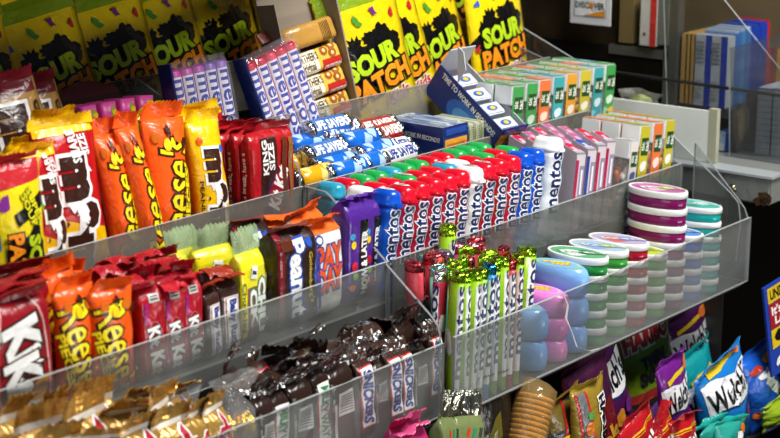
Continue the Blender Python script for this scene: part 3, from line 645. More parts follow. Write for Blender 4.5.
# ------------------------------------------------------------------ row 1 left
stand('mmc',-38,30,90,.225,FL1,'gold and maroon caramel candy bag at the left edge','caramel candy bags',lean=R(16),yaw=R(-10),roll=R(-10),jit=.6)
stand('mmc',-4,52,90,.255,FL1,'gold and maroon caramel candy bag tucked behind the first one','caramel candy bags',lean=R(16),yaw=R(-10),roll=R(-8),jit=.6)
t=thing('pink_bar_carton','maroon open carton holding pink taffy bars','carton',(onY(119,120,.24).x,.252,FL1+.005)); t.rotation_euler=(R(-8),0,0)
mr=plain('#5a1a30',.5); w_=.088; H=.081
boxes('back_panel',[(-w_/2,.026,0,w_/2,.028,H)],plain('#4a2a28',.7),t); boxes('side_panel',[(-w_/2-.002,-.028,0,-w_/2,.028,H*.9)],mr,t); boxes('side_panel',[(w_/2,-.028,0,w_/2+.002,.028,H*.85)],plain('#4a2a28',.7),t); boxes('bottom_panel',[(-w_/2,-.028,0,w_/2,.028,.002)],mr,t)
n=10; extr('curved_flap',[(-w_/2,0)]+[(-w_/2+w_*k/n,.012*math.sin(math.pi*k/n)+.004) for k in range(n+1)]+[(w_/2,0)],'y',.026,.028,plain('#6a3a3a',.7),t,loc=(0,0,H))
m4=t.matrix_basis.copy()
d=Des(.02,.07)
for k in range(4):
    b=thing('taffy_bar',['pink taffy bar nearest the carton\'s left wall','pink taffy bar second from the carton\'s left wall','pink taffy bar third from the carton\'s left wall','pink taffy bar at the carton\'s right end'][k],'candy bar',(0,0,0),'pink taffy bars in the maroon carton')
    d=Des(.018,.074)
    d.P([(-.3,.1),(-.1,.1),(.3,.95),(.1,.95)],'#8fae3a'); d.E(.1,.3,.4,.5,'#8a1870',20,10,.3); d.E(-.2,.7,.25,.3,'#f0a8d8',0,9,.4); d.E(.3,.86,.2,.14,'#e8d020')
    shell('wrapper',c_rect(.018,.03,.003,6,3),[(0,1,1,0,0),(.02,1,1,0,0),(.06,1,1,0,0),(.074,1,.97,0,0)],film('#d8489c',.35,.15),b,d)
    b.matrix_basis=m4@Matrix.Translation((-.031+.0205*k,-.008,.0035))@Euler((0,R(3*(k-1)),R(-4))).to_matrix().to_4x4()
# ------------------------------------------------------------------ row 2 left: candy bags
g='candy bags in the second tray'
stand('mmred',32,73,120,.185,FL2,'red candy bag with yellow top seal behind the wide red bag',g,lean=R(12),jit=.5)
stand('mmp',-2,32,150,.175,FL2,'yellow-topped candy bag behind the sour gummy pack',g,lean=R(10),roll=R(-6),jit=.8)
stand('mmp',133,165,115,.180,FL2,'yellow chocolate candy bag between the orange bags',g,lean=R(14),roll=R(4),jit=.6)
stand('mmred',172,222,113,.190,FL2,'red flat bag top peeking out behind the two yellow peanut bags',g,lean=R(10),jit=.6)
stand('mm',30,91,129,.150,FL2,'wide red chocolate candy bag with yellow base and white size lettering',g,lean=R(9),yaw=R(-4),jit=.3)
stand('mm',16,56,152,.134,FL2,'narrow red chocolate candy bag half hidden by the sour gummy pack',g,lean=R(6),yaw=R(6),jit=.5)
stand('sup',-24,37,163,.124,FL2,'yellow sour gummy pack with red top at the left edge',g,lean=R(4),yaw=R(-6),jit=.6)
stand('reese',89,117,136,.150,FL2,'orange peanut butter candy bag beside the wide red bag',g,lean=R(12),roll=R(-3),yaw=R(-6),jit=.4)
stand('reese',113,136,130,.143,FL2,'orange peanut butter candy bag in the middle of the three tall ones',g,lean=R(14),roll=R(-4),yaw=R(-4),jit=.4)
stand('reese',147,174,120,.142,FL2,'orange peanut butter candy bag with a pointed top beside the yellow bags',g,lean=R(10),roll=R(3),yaw=R(-8),jit=.4,wfix=.05)
stand('mmp',173,199,120,.150,FL2,'yellow peanut chocolate bag right behind the pointed orange bag',g,lean=R(14),yaw=R(2),jit=.4)
stand('mmp',190,212,123,.138,FL2,'yellow peanut chocolate bag touching the king size wafer bars',g,lean=R(12),yaw=R(-4),roll=R(3),jit=.3,wfix=.042)
ordn=['front','second','third','fourth','rearmost']
for k in range(5):
    stand('kking',245-14.5*k,287-14.5*k,130-1.0*k,.122+.0165*k,FL2,'red king size wafer bar, %s of the row of five'%ordn[k],'king size wafer bars',lean=R(2),yaw=R(random.uniform(-2,2)),jit=.5)
    if k==0: DIM['kking']=DIM['kking']
# ------------------------------------------------------------------ row 3 left
g='wafer bars in the third tray'
for k,(a,b,tp,Y) in enumerate([(-34,46,303,.014),(-30,40,291,.034),(-20,44,283,.052),(-16,50,276,.070),(-12,56,271,.088)]):
    stand('kitbig',a,b,tp,Y,FL3,['large red wafer bar at the left edge with big white lettering','large red wafer bar second from the front at the left edge','large red wafer bar third from the front at the left edge','large red wafer bar fourth from the front at the left edge','large red wafer bar rearmost of the left edge row'][k],g,yaw=R(random.uniform(-4,4)),jit=.9)
g='peanut butter candy bags in the third tray'
stand('reese2',89,131,289,.012,FL3,'orange candy bag with candy pieces printed beside the red wafer bars',g,yaw=R(-3),jit=.25)
stand('reese2',50,94,288,.022,FL3,'orange candy bag with candy pieces printed beside the large wafer bar',g,yaw=R(4),jit=.25)
stand('reese2',28,76,276,.05,FL3,'orange bag top with folded corner behind the front orange bags',g,yaw=R(8),roll=R(-5),jit=.9)
stand('reese2',44,80,272,.068,FL3,'orange bag top rising highest behind the front orange bags',g,yaw=R(-10),roll=R(6),jit=.7)
g='narrow wafer bars in the third tray'
for k,(a,b,tp,Y) in enumerate([(134,157,288,.014),(156,177,285,.014),(175,195,280,.014)]):
    stand('kitbar',a,b,tp,Y,FL3,['narrow red wafer bar in front, beside the orange bag','narrow red wafer bar in front, middle of three','narrow red wafer bar in front, beside the brown bars'][k],g,yaw=R(random.uniform(-5,5)),jit=.8)
names=['red bar top %s'%s for s in ('with a white tag behind the orange bag','folded flat in the second rank beside the tagged one','in the second rank behind the middle narrow bar','in the second rank nearest the brown bars','leaning left in the third rank','in the middle of the third rank','in the third rank below the yellow jelly packs','at the rear left of the wafer bar ranks','at the rear middle of the wafer bar ranks','at the rear of the ranks, touching the yellow jelly packs')]
spots=[(103,133,279,.036),(128,152,277,.036),(150,172,274,.036),(170,190,270,.036),(84,112,268,.060),(112,138,265,.060),(138,164,262,.060),(96,122,259,.084),(122,150,256,.084),(150,176,258,.080)]
for (a,b,tp,Y),nm in zip(spots,names): stand('kitplain',a,b,tp,Y,FL3,nm,'red wafer bars in the rear ranks',yaw=R(random.uniform(-10,10)),jit=1.0)
stand('baby',197,213,289,.012,FL3,'brown candy bar with white panel beside the narrow wafer bars','brown candy bars',yaw=R(4),roll=R(-3),jit=.9)
stand('baby',213,232,280,.014,FL3,'brown candy bar with white panel beside the clear-topped jelly packs','brown candy bars',yaw=R(-6),roll=R(-2),jit=.9)
stand('baby',196,224,268,.03,FL3,'brown bar with red folded top behind the two front brown bars','brown candy bars',yaw=R(14),roll=R(8),jit=1.2)
g='clear-topped jelly candy packs'
stand('chuck',232,260,252,.02,FL3,'yellow and green jelly pack in front with large white lettering',g,yaw=R(6),jit=.3)
stand('chuck',244,268,262,.034,FL3,'yellow and green jelly pack squeezed behind the front one',g,yaw=R(-4),jit=.3)
stand('chuck',193,230,247,.072,FL3,'yellow and green jelly pack in the rear beside the dark red packs',g,yaw=R(-8),jit=.4)
stand('chuck',165,198,250,.085,FL3,'yellow and green jelly pack farthest back, against the upper tray',g,yaw=R(-4),jit=.3)
g='peanut chew packs'
stand('peanut',268,305,229,.022,FL3,'dark brown peanut chew pack in front with blue lettering',g,yaw=R(-3),tk=1,jit=.2)
stand('peanut',228,262,224,.07,FL3,'maroon and brown peanut chew pack behind the jelly packs',g,yaw=R(5),jit=.5)
stand('peanut',206,236,226,.092,FL3,'maroon peanut chew pack rearmost, against the upper tray',g,yaw=R(2),jit=.5)
g='white peanut caramel bars'
stand('pay',302,333,224,.02,FL3,'white peanut caramel bar with orange top beside the purple packs',g,yaw=R(0),jit=.6)
stand('pay',284,318,215,.05,FL3,'white peanut caramel bar with torn orange top behind the front one',g,yaw=R(10),roll=R(-6),jit=.9)
stand('pay',262,296,216,.075,FL3,'white peanut caramel bar rearmost, behind the peanut chew pack',g,yaw=R(-6),jit=.9)
g='purple fruit chew packs'
stand('now',341,357,200,.020,FL3,'purple fruit chew pack in front, beside the white caramel bar',g,roll=R(2),jit=.2,wfix=.03)
stand('now',356,371,197,.030,FL3,'purple fruit chew pack next to the blue gum bottle',g,roll=R(3),jit=.2,wfix=.024)
# ------------------------------------------------------------------ row 2 right: ring-shaped gel rolls
rs=thing('card_riser','plain card riser under the heap of ring-shaped mint rolls','box',(.12,.156,FL2)); rs.scale=(1,1,1)
boxes('riser_panel',[(-.112,-.042,.0006,.11,.042,.0225)],plain('#6d6a64',.8),rs)
S=[('s_blue',317,126,.083,-2,'blue ring-mint roll highest at the back of the heap'),('s_blue',338,132,.076,3,'blue ring-mint roll with white lettering across the middle of the heap'),('s_white',303,143,.071,-6,'blue and silver ring-mint roll at the far left of the heap'),('s_blue',325,152,.066,2,'blue ring-mint roll with white lettering above the yellow rolls'),('s_white',358,141,.069,-4,'blue ring-mint roll below the red fruit roll'),('s_white',375,152,.058,3,'blue ring-mint roll with silver end beside the white roll'),('s_white',337,165,.0525,-3,'blue ring-mint roll low at the tray lip beside the yellow rolls'),('s_red',382,135,.067,4,'red and yellow ring-fruit roll next to the blue carton'),('s_red',366,127,.070,-3,'red and yellow ring-fruit roll at the back of the heap'),('s_yel',303,163,.056,0,'yellow ring-candy roll upper of two beside the wafer bars'),('s_yel',314,177,.052,2,'yellow ring-candy roll lower of two at the tray lip'),('s_lemon',397,156,.052,5,'white and orange ring-candy roll at the tray lip by the blue carton'),('s_lemon',390,150,.056,-4,'white and orange ring-candy roll behind the one at the lip'),('s_white',372,163,.052,2,'blue ring-mint roll lowest in the middle of the tray lip'),('s_white',347,171,.051,-1,'blue ring-mint roll lowest at the lip beside the yellow roll')]
h=.072
for k,px,py,z,yw,lb in S:
    c=onZ(px,py,z); c.y=min(max(c.y,.124),.192); M=Euler((0,0,R(yw))).to_matrix()@Euler((R(-38),0,0)).to_matrix()@Euler((0,R(90),0)).to_matrix()
    o=spawn(k,(0,0,0),lb,'ring-candy rolls in the heap'); o.matrix_basis=Matrix.Translation(c-M@Vector((0,0,h/2)))@M.to_4x4()
# blue gum cartons
blue='#182f78'
def carton_face(d,curve=1):
    n=len('TIME TO WORK IN SECONDS!')
    d.T('TIME TO WORK IN SECONDS!',.02,.78,.86,.065,-3,W,bold=.03)
    d.E(.1,.25,.3,.17,'#2a62b8',-10,24); d.E(.12,.22,.22,.12,'#4f92d6',-10,24); d.E(.16,.2,.12,.07,'#1c3f8c',-10)
def gum_carton(name,label,loc,rot,w,l,h,open_=False):
    t=thing(name,label,'carton',loc,'blue gum cartons'); t.rotation_euler=rot
    b=film(blue,.35,.05); wh=plain('#b9bcc4',.6)
    boxes('long_panel',[(0,0,0,.0015,l,h)],b,t); boxes('long_panel',[(w-.0015,0,0,w,l,h*.9)],wh if open_ else b,t); boxes('end_panel',[(.0015,0,0,w-.0015,.0015,h)],b,t); boxes('end_panel',[(.0015,l-.0015,0,w-.0015,l,h)],wh,t); boxes('bottom_panel',[(.0015,.0015,0,w-.0015,l-.0015,.0015)],wh,t)
    d=Des(l,h); carton_face(d); d.L=[([(x+l/2,y) for x,y in v],f,m) for v,f,m in d.L]
    # long face looks to -x: printed left-to-right runs from the back to the front
    flat=[( [(x-l,y) for x,y in v],f,m) for v,f,m in d.L]; d.L=[([(x,y) for x,y in v],f,m) for v,f,m in flat]
    flat_print('long_print',d,b,t,(-.0001,0,0),'x')
    e=Des(w,h); e.B(.5,.62,.86,.34,'#e8a030'); e.B(.5,.62,.7,.1,'#c8761e'); e.E(.62,.2,.25,.12,'#3f78c4'); e.B(.5,.9,.8,.16,'#2a4fa8')
    flat_print('end_print',e,b,t,(0,-.0001,0),'y')
    return t
c0=onY(443,150,.117)
gum_carton('gum_carton','blue open gum carton standing level in front with white packs inside',(c0.x,.117,FL2+.0005),(0,0,0),.046,.084,onY(446,128,.117).z-FL2)
hz=onY(446,128,.117).z
for k in range(4):
    b=thing('gum_pack',['white gum pack in the level blue carton, nearest its long blue side','white gum pack in the level blue carton, second from the long blue side','white gum pack in the level blue carton, third from the long blue side','white gum pack in the level blue carton, nearest the mint boxes'][k],'gum pack',(c0.x+.0075+.0098*k,.158,FL2+.0025),'white gum packs in the level carton')
    boxes('wrapper',[(-.0042,-.036,0,.0042,.036,hz-FL2-.006+(.006 if k%2 else .002))],film('#c9d2dc',.25,.3),b,.0015); d=Des(.0084,.07); d.B(0,.0,.9,3,'#8fa8d0'); d.E(0,.3,.3,.8,'#3a62b0'); flat_print('top_label',d,film('#c9d2dc'),b,(0,0,hz-FL2-.006+(.006 if k%2 else .002)))
cx=c0.x+.048
for k in range(3):
    b=thing('gum_pack',['pale green barcode pack beside the level carton\'s end','pale green barcode pack in the middle of the three beside the carton','pale green barcode pack nearest the tilted carton'][k],'gum pack',(cx+.0115*k+.005,.14,FL2+.0005),'pale barcode packs beside the blue cartons')
    hh=onY(480,122,.118).z-FL2; boxes('wrapper',[(-.005,-.022,0,.005,.04,hh)],film('#c4c6a8',.3,.2),b,.0012); d=Des(.01,hh); d.B(-.35,.5,.2,4,'#7d9a3c')
    for q in range(7): d.B(.12,.62+.05*q,.5,.06,K)
    flat_print('barcode_print',d,film(W),b,(0,-.0222,0),'y')
# tilted carton
tc=gum_carton('gum_carton','blue gum carton tipped up behind with its white lid flap open',(onY(484,130,.118).x,.116,FL2+.012),(R(35),0,R(-3)),.05,.112,.042,True)
wh=plain('#b9bcc4',.6)
extr('lid_flap',[(0,0),(.05,0),(.047,.022),(.003,.022)],'y',.1105,.112,wh,tc,loc=(0,0,.042)); 
extr('lid_flap',[(0,0),(.0,.02),(.014,.034),(.024,.034)],'x',.0,.0015,wh,tc,loc=(0,.08,.042))
for q in range(4):
    b=thing('gum_pack',['small white gum pack lowest in the tipped carton','small white gum pack second in the tipped carton','small white gum pack third in the tipped carton','small white gum pack highest in the tipped carton'][q],'gum pack',(0,0,0),'white gum packs in the tipped carton')
    boxes('wrapper',[(-.017,-.009,0,.017,.009,.030)],film('#ccd0da',.25,.2),b,.0015); d=Des(.034,.018); d.E(.0,0,.26,.13,'#3a5fb0'); d.E(.02,0,.12,.08,'#d8c020'); flat_print('top_label',d,film(W),b,(0,0,.0301))
    b.matrix_basis=tc.matrix_basis@Matrix.Translation((.026,.0150+.0245*q,.0058))
# row 2 right: mint boxes
cols=['tt_green','tt_green','tt_orange','tt_teal','tt_yo','tt_yel','tt_teal','tt_green']
cn=['green','green','orange','teal','amber','yellow-green','teal','green']
pxs=[515,529,542,556,569,583,596,608]; tops=[87,83.5,80,76.5,73,70,67,64]
od=['first','second','third','fourth','fifth','sixth','seventh','last']
for i in range(8):
    for r_ in range(3):
        Y=.113+.013+.0275*r_; c=onY(pxs[i],tops[i],.113); x=c.x; H=.1065-FL2
        k=cols[i] if r_<1 else random.choice(['tt_green','tt_orange','tt_teal','tt_yel','tt_green'])
        colr={'tt_green':'green','tt_orange':'orange','tt_teal':'teal','tt_yel':'yellow-green','tt_yo':'amber'}[k]
        spawn(k,(x,Y,FL2+.0004),'%s mint box, %s from the blue cartons, %s rank of the upper tray'%(colr,od[i],['front','middle','rear'][r_]),'mint boxes in the upper tray',(0,R(5),R(random.uniform(-1,1))),(1.18,1,(H-.002)/.086))
# ------------------------------------------------------------------ row 3 right: gum bottles
rows=[['b_blue','b_red','b_red','b_red','b_red','b_red','b_white','b_melon','b_melon','b_red','b_blue','b_blue'],
      ['b_white','b_red','b_red','b_green','b_red','b_red','b_teal','b_white','b_red','b_green','b_red','b_green'],
      ['b_teal','b_red','b_green','b_green','b_teal','b_green','b_green','b_red','b_red','b_green','b_green','b_green']]
x0=onY(396,190,.004).x; dx=(onY(541,160,.004).x-x0)/11
cname={'b_blue':'blue','b_red':'red','b_white':'white','b_melon':'red fruit-printed','b_green':'green-capped','b_teal':'teal-capped'}
on=['first','second','third','fourth','fifth','sixth','seventh','eighth','ninth','tenth','eleventh','last']
print('bottle dx',dx)
for r_ in range(3):
    for i in range(12):
        k=rows[r_][i]
        spawn(k,(x0-.008+dx*i+(.0,.003,-.002)[r_],.0035+.0165+.0338*r_,FL3+.0004),'%s gum bottle, %s from the purple packs in the %s rank'%(cname[k],on[i],['front','middle','rear'][r_]),'wavy gum bottles',(0,R(8),R(random.uniform(-2,2))),(dx/.0222,1,1.10-(.0 if r_==0 else .03)))
spawn('b_tall',(onY(557,190,.004).x-.006,.022,FL3+.0004),'tall white gum bottle at the end of the bottle line','wavy gum bottles',(0,R(8),0),(1,1,1.08))
# flip-top gum packs
tc_=[['ice_red','ice_blue','ice_red','ice_red'],['ice_blue','ice_pink','ice_pink','ice_red'],['ice_red','ice_red','ice_pink','ice_pink'],['ice_red','ice_pink','ice_red','ice_pink']]
nm={'ice_red':'red','ice_blue':'blue','ice_pink':'pink'}
for r_ in range(4):
    for i in range(4):
        k=tc_[r_][i]; pt=onY([577,588,598,607][i],[150,146,142,138][i],.004); X=pt.x
        spawn(k,(X-.004,.0145+.0232*r_,FL3+.0004),'silver gum pack with %s top, %s from the tall white bottle, %s rank'%(nm[k],['first','second','third','fourth'][i],['front','second','third','rear'][r_]),'silver gum packs',(0,R(8),0),(.98,1,(pt.z-FL3)/.075))
pt=onY(634,141,.004); spawn('tt_white',(pt.x-.008,.0175,FL3+.0004),'white mint box with orange and white candies beside the silver packs','mint boxes in the lower tray',(0,R(8),0),(.95,1,(pt.z-FL3)/.086))
for i,(px,py) in enumerate([(647,125),(660,122),(672,119)]):
    for r_ in range(3):
        pt=onY(px,py,.006); k=[['tt_yel','tt_orange','tt_yel'],['tt_yo','tt_orange','tt_yo'],['tt_orange','tt_yel','tt_yo']][r_][i]
        colr={'tt_orange':'orange','tt_yel':'yellow-green','tt_yo':'amber'}[k]
        spawn(k,(pt.x-.012,.020+.0275*r_,FL3+.0004),'tall %s mint box, %s from the white mint box, %s rank'%(colr,['first','second','third'][i],['front','middle','rear'][r_]),'mint boxes in the lower tray',(0,R(7),0),(1.12,1,(pt.z-FL3)/.086))
# ------------------------------------------------------------------ row 4 right: mint rolls
fr=['r_lime','r_lime','r_lime','r_lime','r_mix','r_lime','r_lime','r_red','r_lime']
md=['r_white','r_mint','r_lime','r_lime','r_lime','r_red','r_lime','r_lime','r_red']
bk=['r_red','r_mint','r_red','r_pink','r_lilac','r_pink','r_lime','r_pink','r_red']
x0=.0062; dx=(onY(512,262,-.066).x-x0)/8; print('roll dx',dx)
rn={'r_white':'white-topped dark red','r_lime':'lime green','r_mix':'blue','r_red':'red','r_mint':'mint green','r_lilac':'lilac','r_pink':'pink'}
for r_,rw in enumerate((fr,md,bk)):
    for i,k in enumerate(rw):
        topz=onY(445+8.4*i,277-2.9*i,-.066).z
        spawn(k,(x0+dx*i+random.uniform(-.0006,.0006)+(0,.002,.004)[r_],(-.0675,-.0455,-.0235)[r_],FL4+.0005),'%s mint roll, %s from the divider in the %s rank'%(rn[k],['first','second','third','fourth','fifth','sixth','seventh','eighth','ninth'][i],['front','middle','rear'][r_]),'mint rolls standing in the bottom tray',(0,R(random.uniform(1,4)),R(random.uniform(-25,10) if r_==0 else random.uniform(-180,180))),(dx/.0208 if dx<.0208 else 1,1,(topz-FL4+random.uniform(-.004,.003)+.004*r_)/.125))
pt=onY(521,249,-.050); spawn('r_lime',(pt.x,-.050,FL4+.0005),'tall lime green mint roll at the right end beside the blue tape tub','mint rolls standing in the bottom tray',(0,R(5),0),(1,1,(pt.z-FL4)/.125))
pt=onY(441,224,-.006); spawn('r_lime',(pt.x,-.0125,FL4+.0005),'lime green mint roll sticking up against the gum bottle tray','mint rolls standing in the bottom tray',(0,R(1),0),(.85,.85,(pt.z-FL4)/.125))
# stacked tins and gum tape tubs: (kind, lid-centre pixel, colour words)
YT=-.041
def stack(kind,px,py,n_show,words,place,X=None,each=.0186,sc=(.5,1.08,1),grp='stacked mint tins'):
    p=onY(px,py,YT); X=p.x if X is None else X; n=max(1,round((p.z-FL4)/each)); zs=(p.z-FL4)/n/each
    for j in range(n):
        pos='top' if j==n-1 else ('bottom' if j==0 else ['','second','third','fourth','fifth','sixth','seventh'][n-1-j]+' from the top')
        kk=kind[j%len(kind)] if isinstance(kind,list) else kind
        spawn(kk,(X,YT+random.uniform(-.0008,.0008),FL4+.0004+each*zs*j),'%s, %s of the stack %s'%(words,pos,place),grp,(0,0,R(random.uniform(-2,2))),(sc[0],sc[1],zs*.99))
rt_e=[('t_green',578,252,'green oval mint tin','beside the blue tape tub'),('t_green2',602,244,'pale-labelled green mint tin','second from the tape tubs'),('t_red',628,235,'red oval mint tin','between the green and the purple stacks'),('t_lime',649,244,'lime-labelled green mint tin','beside the purple stack'),('t_purple',666,185,'purple oval mint tin','tallest by the metal ledge'),('t_blue',685,226,'blue oval mint tin','behind the tall purple stack'),('t_teal',702,200,'teal oval mint tin','at the far end of the tray')]
XS=[]
for q in rt_e: XS.append(onY(q[1],q[2],YT).x)
print('tins X',[round(x,3) for x in XS])
x_a=XS[0]; 
for i,q in enumerate(rt_e):
    X=x_a+.0405*i; z=onY(q[1],q[2],YT).z
    n=max(1,round((z-FL4)/.0186)); zs=(z-FL4)/n/.0186
    for j in range(n):
        pos='top' if j==n-1 else ('bottom' if j==0 else ['','second','third','fourth','fifth','sixth','seventh','eighth'][n-1-j]+' from top')
        spawn(q[0],(X,YT+random.uniform(-.0006,.0006),FL4+.0004+.0186*zs*j),'%s, %s, stack %s'%(q[3],pos,q[4]),'stacked mint tins',(0,0,R(random.uniform(-2,2))),(.555,1.06,zs*.985))
for (k,i,px,py,n,wd,pl) in [('tape_blue',-1,562,262,None,'pale blue ribbed gum tape tub','beside the green tins'),('tape_pink',-2,541,287,None,'pink ribbed gum tape tub','between two blue tubs'),('tape_blue',-3,527,300,None,'pale blue ribbed gum tape tub','next to the tall lime roll')]:
    X=x_a+.037*i; z=onY(px,py,YT).z; n=max(1,round((z-FL4)/.029)); zs=(z-FL4)/n/.029
    for j in range(n):
        pos='top' if j==n-1 else ('bottom' if j==0 else 'middle' if n==3 else ['','second','third'][n-1-j]+' from the top')
        spawn(k,(X,YT,FL4+.0004+.029*zs*j),'%s, %s of the stack %s'%(wd,pos,pl),'gum tape tubs',(0,0,R(random.uniform(-2,2))),(.52,1.08,zs*.985))
# ------------------------------------------------------------------ row 4 left: gold and brown bars
ntw=0
tw=[(176,214,408,-.058),(200,224,404,-.060),(150,190,418,-.062),(112,158,424,-.060),(70,118,432,-.058),(30,80,440,-.058),(140,182,400,-.040),(100,146,406,-.040),(60,108,412,-.040),(16,64,420,-.038),(150,190,388,-.020),(112,150,392,-.020),(70,112,397,-.020),(28,70,405,-.018),(-14,30,414,-.02)]
tl=['at the tray lip, just left of the gold candy balls','squeezed against the gold candy balls at the lip','third from the gold candy balls at the lip','fourth from the gold candy balls at the lip','fifth from the gold candy balls at the lip','at the lip in the lower left corner','in the middle rank nearest the gold candy balls','second in the middle rank','third in the middle rank','fourth in the middle rank','in the rear rank nearest the clear twist','second in the rear rank','third in the rear rank','fourth in the rear rank','in the rear rank at the left edge']
for (a,b,tp,Y),lb in zip(tw,tl):
    stand('twix',a,b,tp+8,Y,FL4,'gold foil chocolate bar '+lb,'gold foil chocolate bars',yaw=R(random.uniform(-10,10)),roll=R(random.uniform(-8,4)),lean=R(random.uniform(-3,5)),jit=.6)
# candy balls in clear film
p=onY(233,430,-.055); t=thing('candy_ball_pack','clear twisted pack of gold foil candy balls at the tray lip','candy pack',(p.x,-.052,FL4+.0005))
goldf=foil('#d8ae38',.25,240)
def blob(name,r,mat,parent,loc,sub=3,amp=.06,seed=1,sc=(1,1,1)):
    bm=bmesh.new(); bmesh.ops.create_icosphere(bm,subdivisions=sub,radius=r); rr=random.Random(seed)
    for v in bm.verts: v.co*=1+amp*(rr.random()-.5); v.co=Vector((v.co.x*sc[0],v.co.y*sc[1],v.co.z*sc[2]))
    me=bpy.data.meshes.new(name); bm.to_mesh(me); bm.free(); me.polygons.foreach_set('use_smooth',[False]*len(me.polygons)); me.materials.append(mat); return link(name,me,parent,loc)
for k,(q,z) in enumerate([((-.012,-.002),.014),((.012,.002),.014),((-.011,.0),.040),((.012,-.002),.042),((-.008,.0),.064),((.014,-.002),.062)]): blob('gold_ball',.0135,goldf,t,(q[0],q[1],z),3,.05,k)
shell('clear_wrap',c_rect(.052,.032,.01,6,3),[(0,1,.6,0,0),(.01,1,1,0,0),(.06,1,1,0,0),(.078,.9,.8,0,0),(.088,.4,.35,.002,0),(.096,.7,.5,.006,0),(.104,1.0,.5,.01,.003)],see('#f4f4f0','crinkled clear wrap',.08,.06,.12,.9,120),t,None,(True,False),wrinkle(.0016,5))
t=thing('clear_twist','crumpled clear film twist standing among the gold bars','wrapper',(onY(176,390,-.03).x,-.03,FL4+.0005))
shell('film',c_rect(.03,.02,.006,6,3),[(0,1,1,0,0),(.05,1,1,0,0),(.075,.8,.7,0,0),(.09,1.3,.5,.004,0),(.098,1.4,.2,.008,0)],see('#eef0f2','crinkled clear wrap',.08,.06,.12,.9,120),t,None,(True,False),wrinkle(.0025,8))
# brown bars: (kind, left, right, top, Y, words)
bb=[('dark',250,268,398,-.060,'beside the gold candy balls at the lip'),('milky',264,282,394,-.058,'second from the gold candy balls at the lip'),('dark',284,306,382,-.058,'at the lip in the middle of the brown bars'),('milky',305,322,372,-.058,'right of the middle at the lip'),('dark',322,346,368,-.060,'fourth from the divider at the lip'),('snick',350,366,362,-.060,'with blue lettering, fifth from the divider at the lip'),('dark',366,380,362,-.056,'thin one with barcode at the lip'),('snick',381,394,354,-.060,'with blue lettering, third from the divider at the lip'),('snick',394,406,350,-.060,'with blue lettering, second from the divider at the lip'),('dark',406,420,346,-.056,'with barcode stripe near the divider'),('snick',423,436,333,-.056,'with blue lettering, nearest the divider')]
for k,a,b,tp,Y,lb in bb: stand(k,a,b,tp-1,Y,FL4,'dark brown chocolate bar '+lb,'brown chocolate bars at the lip',yaw=R(random.uniform(-8,8)),roll=R(random.uniform(-4,4)),jit=.45)
rk=0
for r_,(Y,n,xa,xb,ya,yb) in enumerate([(-.038,9,226,412,382,322),(-.020,8,214,398,380,312),(-.008,0,250,396,352,300)]):
    for i in range(n):
        q=i/(n-1); a=xa+(xb-xa)*q; tp=ya+(yb-ya)*q+random.uniform(-5,5)
        stand(random.choice(['dark','milky','dark','dark','snick']),a,a+24,tp-3,Y,FL4,'dark brown chocolate bar, %s from the left in the %s rank'%(['first','second','third','fourth','fifth','sixth','seventh','eighth','ninth'][i],['middle','rear'][r_]),'brown chocolate bars behind the lip rank',yaw=R(random.uniform(-22,22)),roll=R(random.uniform(-9,9)),lean=R(random.uniform(-5,6)),jit=1.6)
# ------------------------------------------------------------------ lower bin with bags
FB=-.33; FBL=-.27
bn=thing('lower_bin','dark lower bin holding the larger gummy bags','display bin',(.4,-.14,FB))
boxes('floor_panel',[(-.9,-.14,-.004,.5,.0725,-.0006)],plain('#1b1b1c',.6),bn); boxes('front_panel',[(-.9,-.145,-.004,.5,-.1405,.04)],plain('#2a2a2c',.5),bn); 
bl=thing('raised_shelf','dark raised shelf section under the cookie roll','display shelf',(-.15,-.14,FBL))
boxes('shelf_panel',[(-.35,-.10,-.004,.37,.072,-.0006)],plain('#1b1b1c',.6),bl); boxes('shelf_leg',[(-.34,.05,FB-FBL+.001,-.33,.07,-.0045)],plain('#1b1b1c',.6),bl); boxes('shelf_leg',[(.355,.05,FB-FBL+.001,.365,.07,-.0045)],plain('#1b1b1c',.6),bl)
def d_hg(d):
    d.T('HARIBO',.0,.82,.80,.2,2,'#c01c20',out=W,ow=.09,bold=.06); d.T('TWIN\nSNAKES',.04,.60,.56,.28,4,'#221a2a',out='#5a6a2a',ow=.03,bold=.05)
    d.P([(-.5,.40),(.5,.40),(.5,.46),(-.5,.46)],'#a03028'); d.P([(-.5,0),(.5,0),(.5,.40),(-.5,.40)],'#2a2420'); d.E(-.05,.3,.16,.08,'#7a4a9a',20); d.E(.12,.27,.2,.06,'#b8a81c',20)
def d_welch(vc=.55,fr=True):
    def f(d):
        k_=d.w/d.h; n=10
        top=[(-.47+.94*k/n,vc+k_*(.22+.05*math.sin(2*math.pi*k/n+.6)+.03*k/n)) for k in range(n+1)]; bot=[(-.43+.88*k/n,vc+k_*(-.2+.05*math.sin(2*math.pi*k/n+.3)+.02*k/n)) for k in range(n+1)]
        d.P([(x,y-.03*k_) for x,y in top]+[(x,y-.03*k_) for x,y in bot[::-1]],NAVY); d.P(top+bot[::-1],'#e2e4e6')
        d.T("Welch's",.0,vc+.01,.84,.34,5,K,bold=.03); d.B(.0,vc+.36*k_,.62,.07,'#d8b820',6)
        if fr:
            for u,v,c in ((.36,.42,'#d8742c'),(-.3,-.4,'#b02034'),(0,-.46,'#d8882a'),(.28,-.42,'#7a2a80')): d.E(u,vc+v*k_,.12,.09,c,20,14,.1)
    return f
def d_red(d):
    d.B(0,.84,.96,.035,'#e8a81c',4); d.B(0,.80,.96,.02,'#e8a81c',4)
    for k in range(6): d.B(-.30+.12*k,.55,.075,.34+.06*(k%2),W,8)
    d.B(0,.60,.7,.05,RED,4); d.B(.0,.46,.66,.04,W,4)
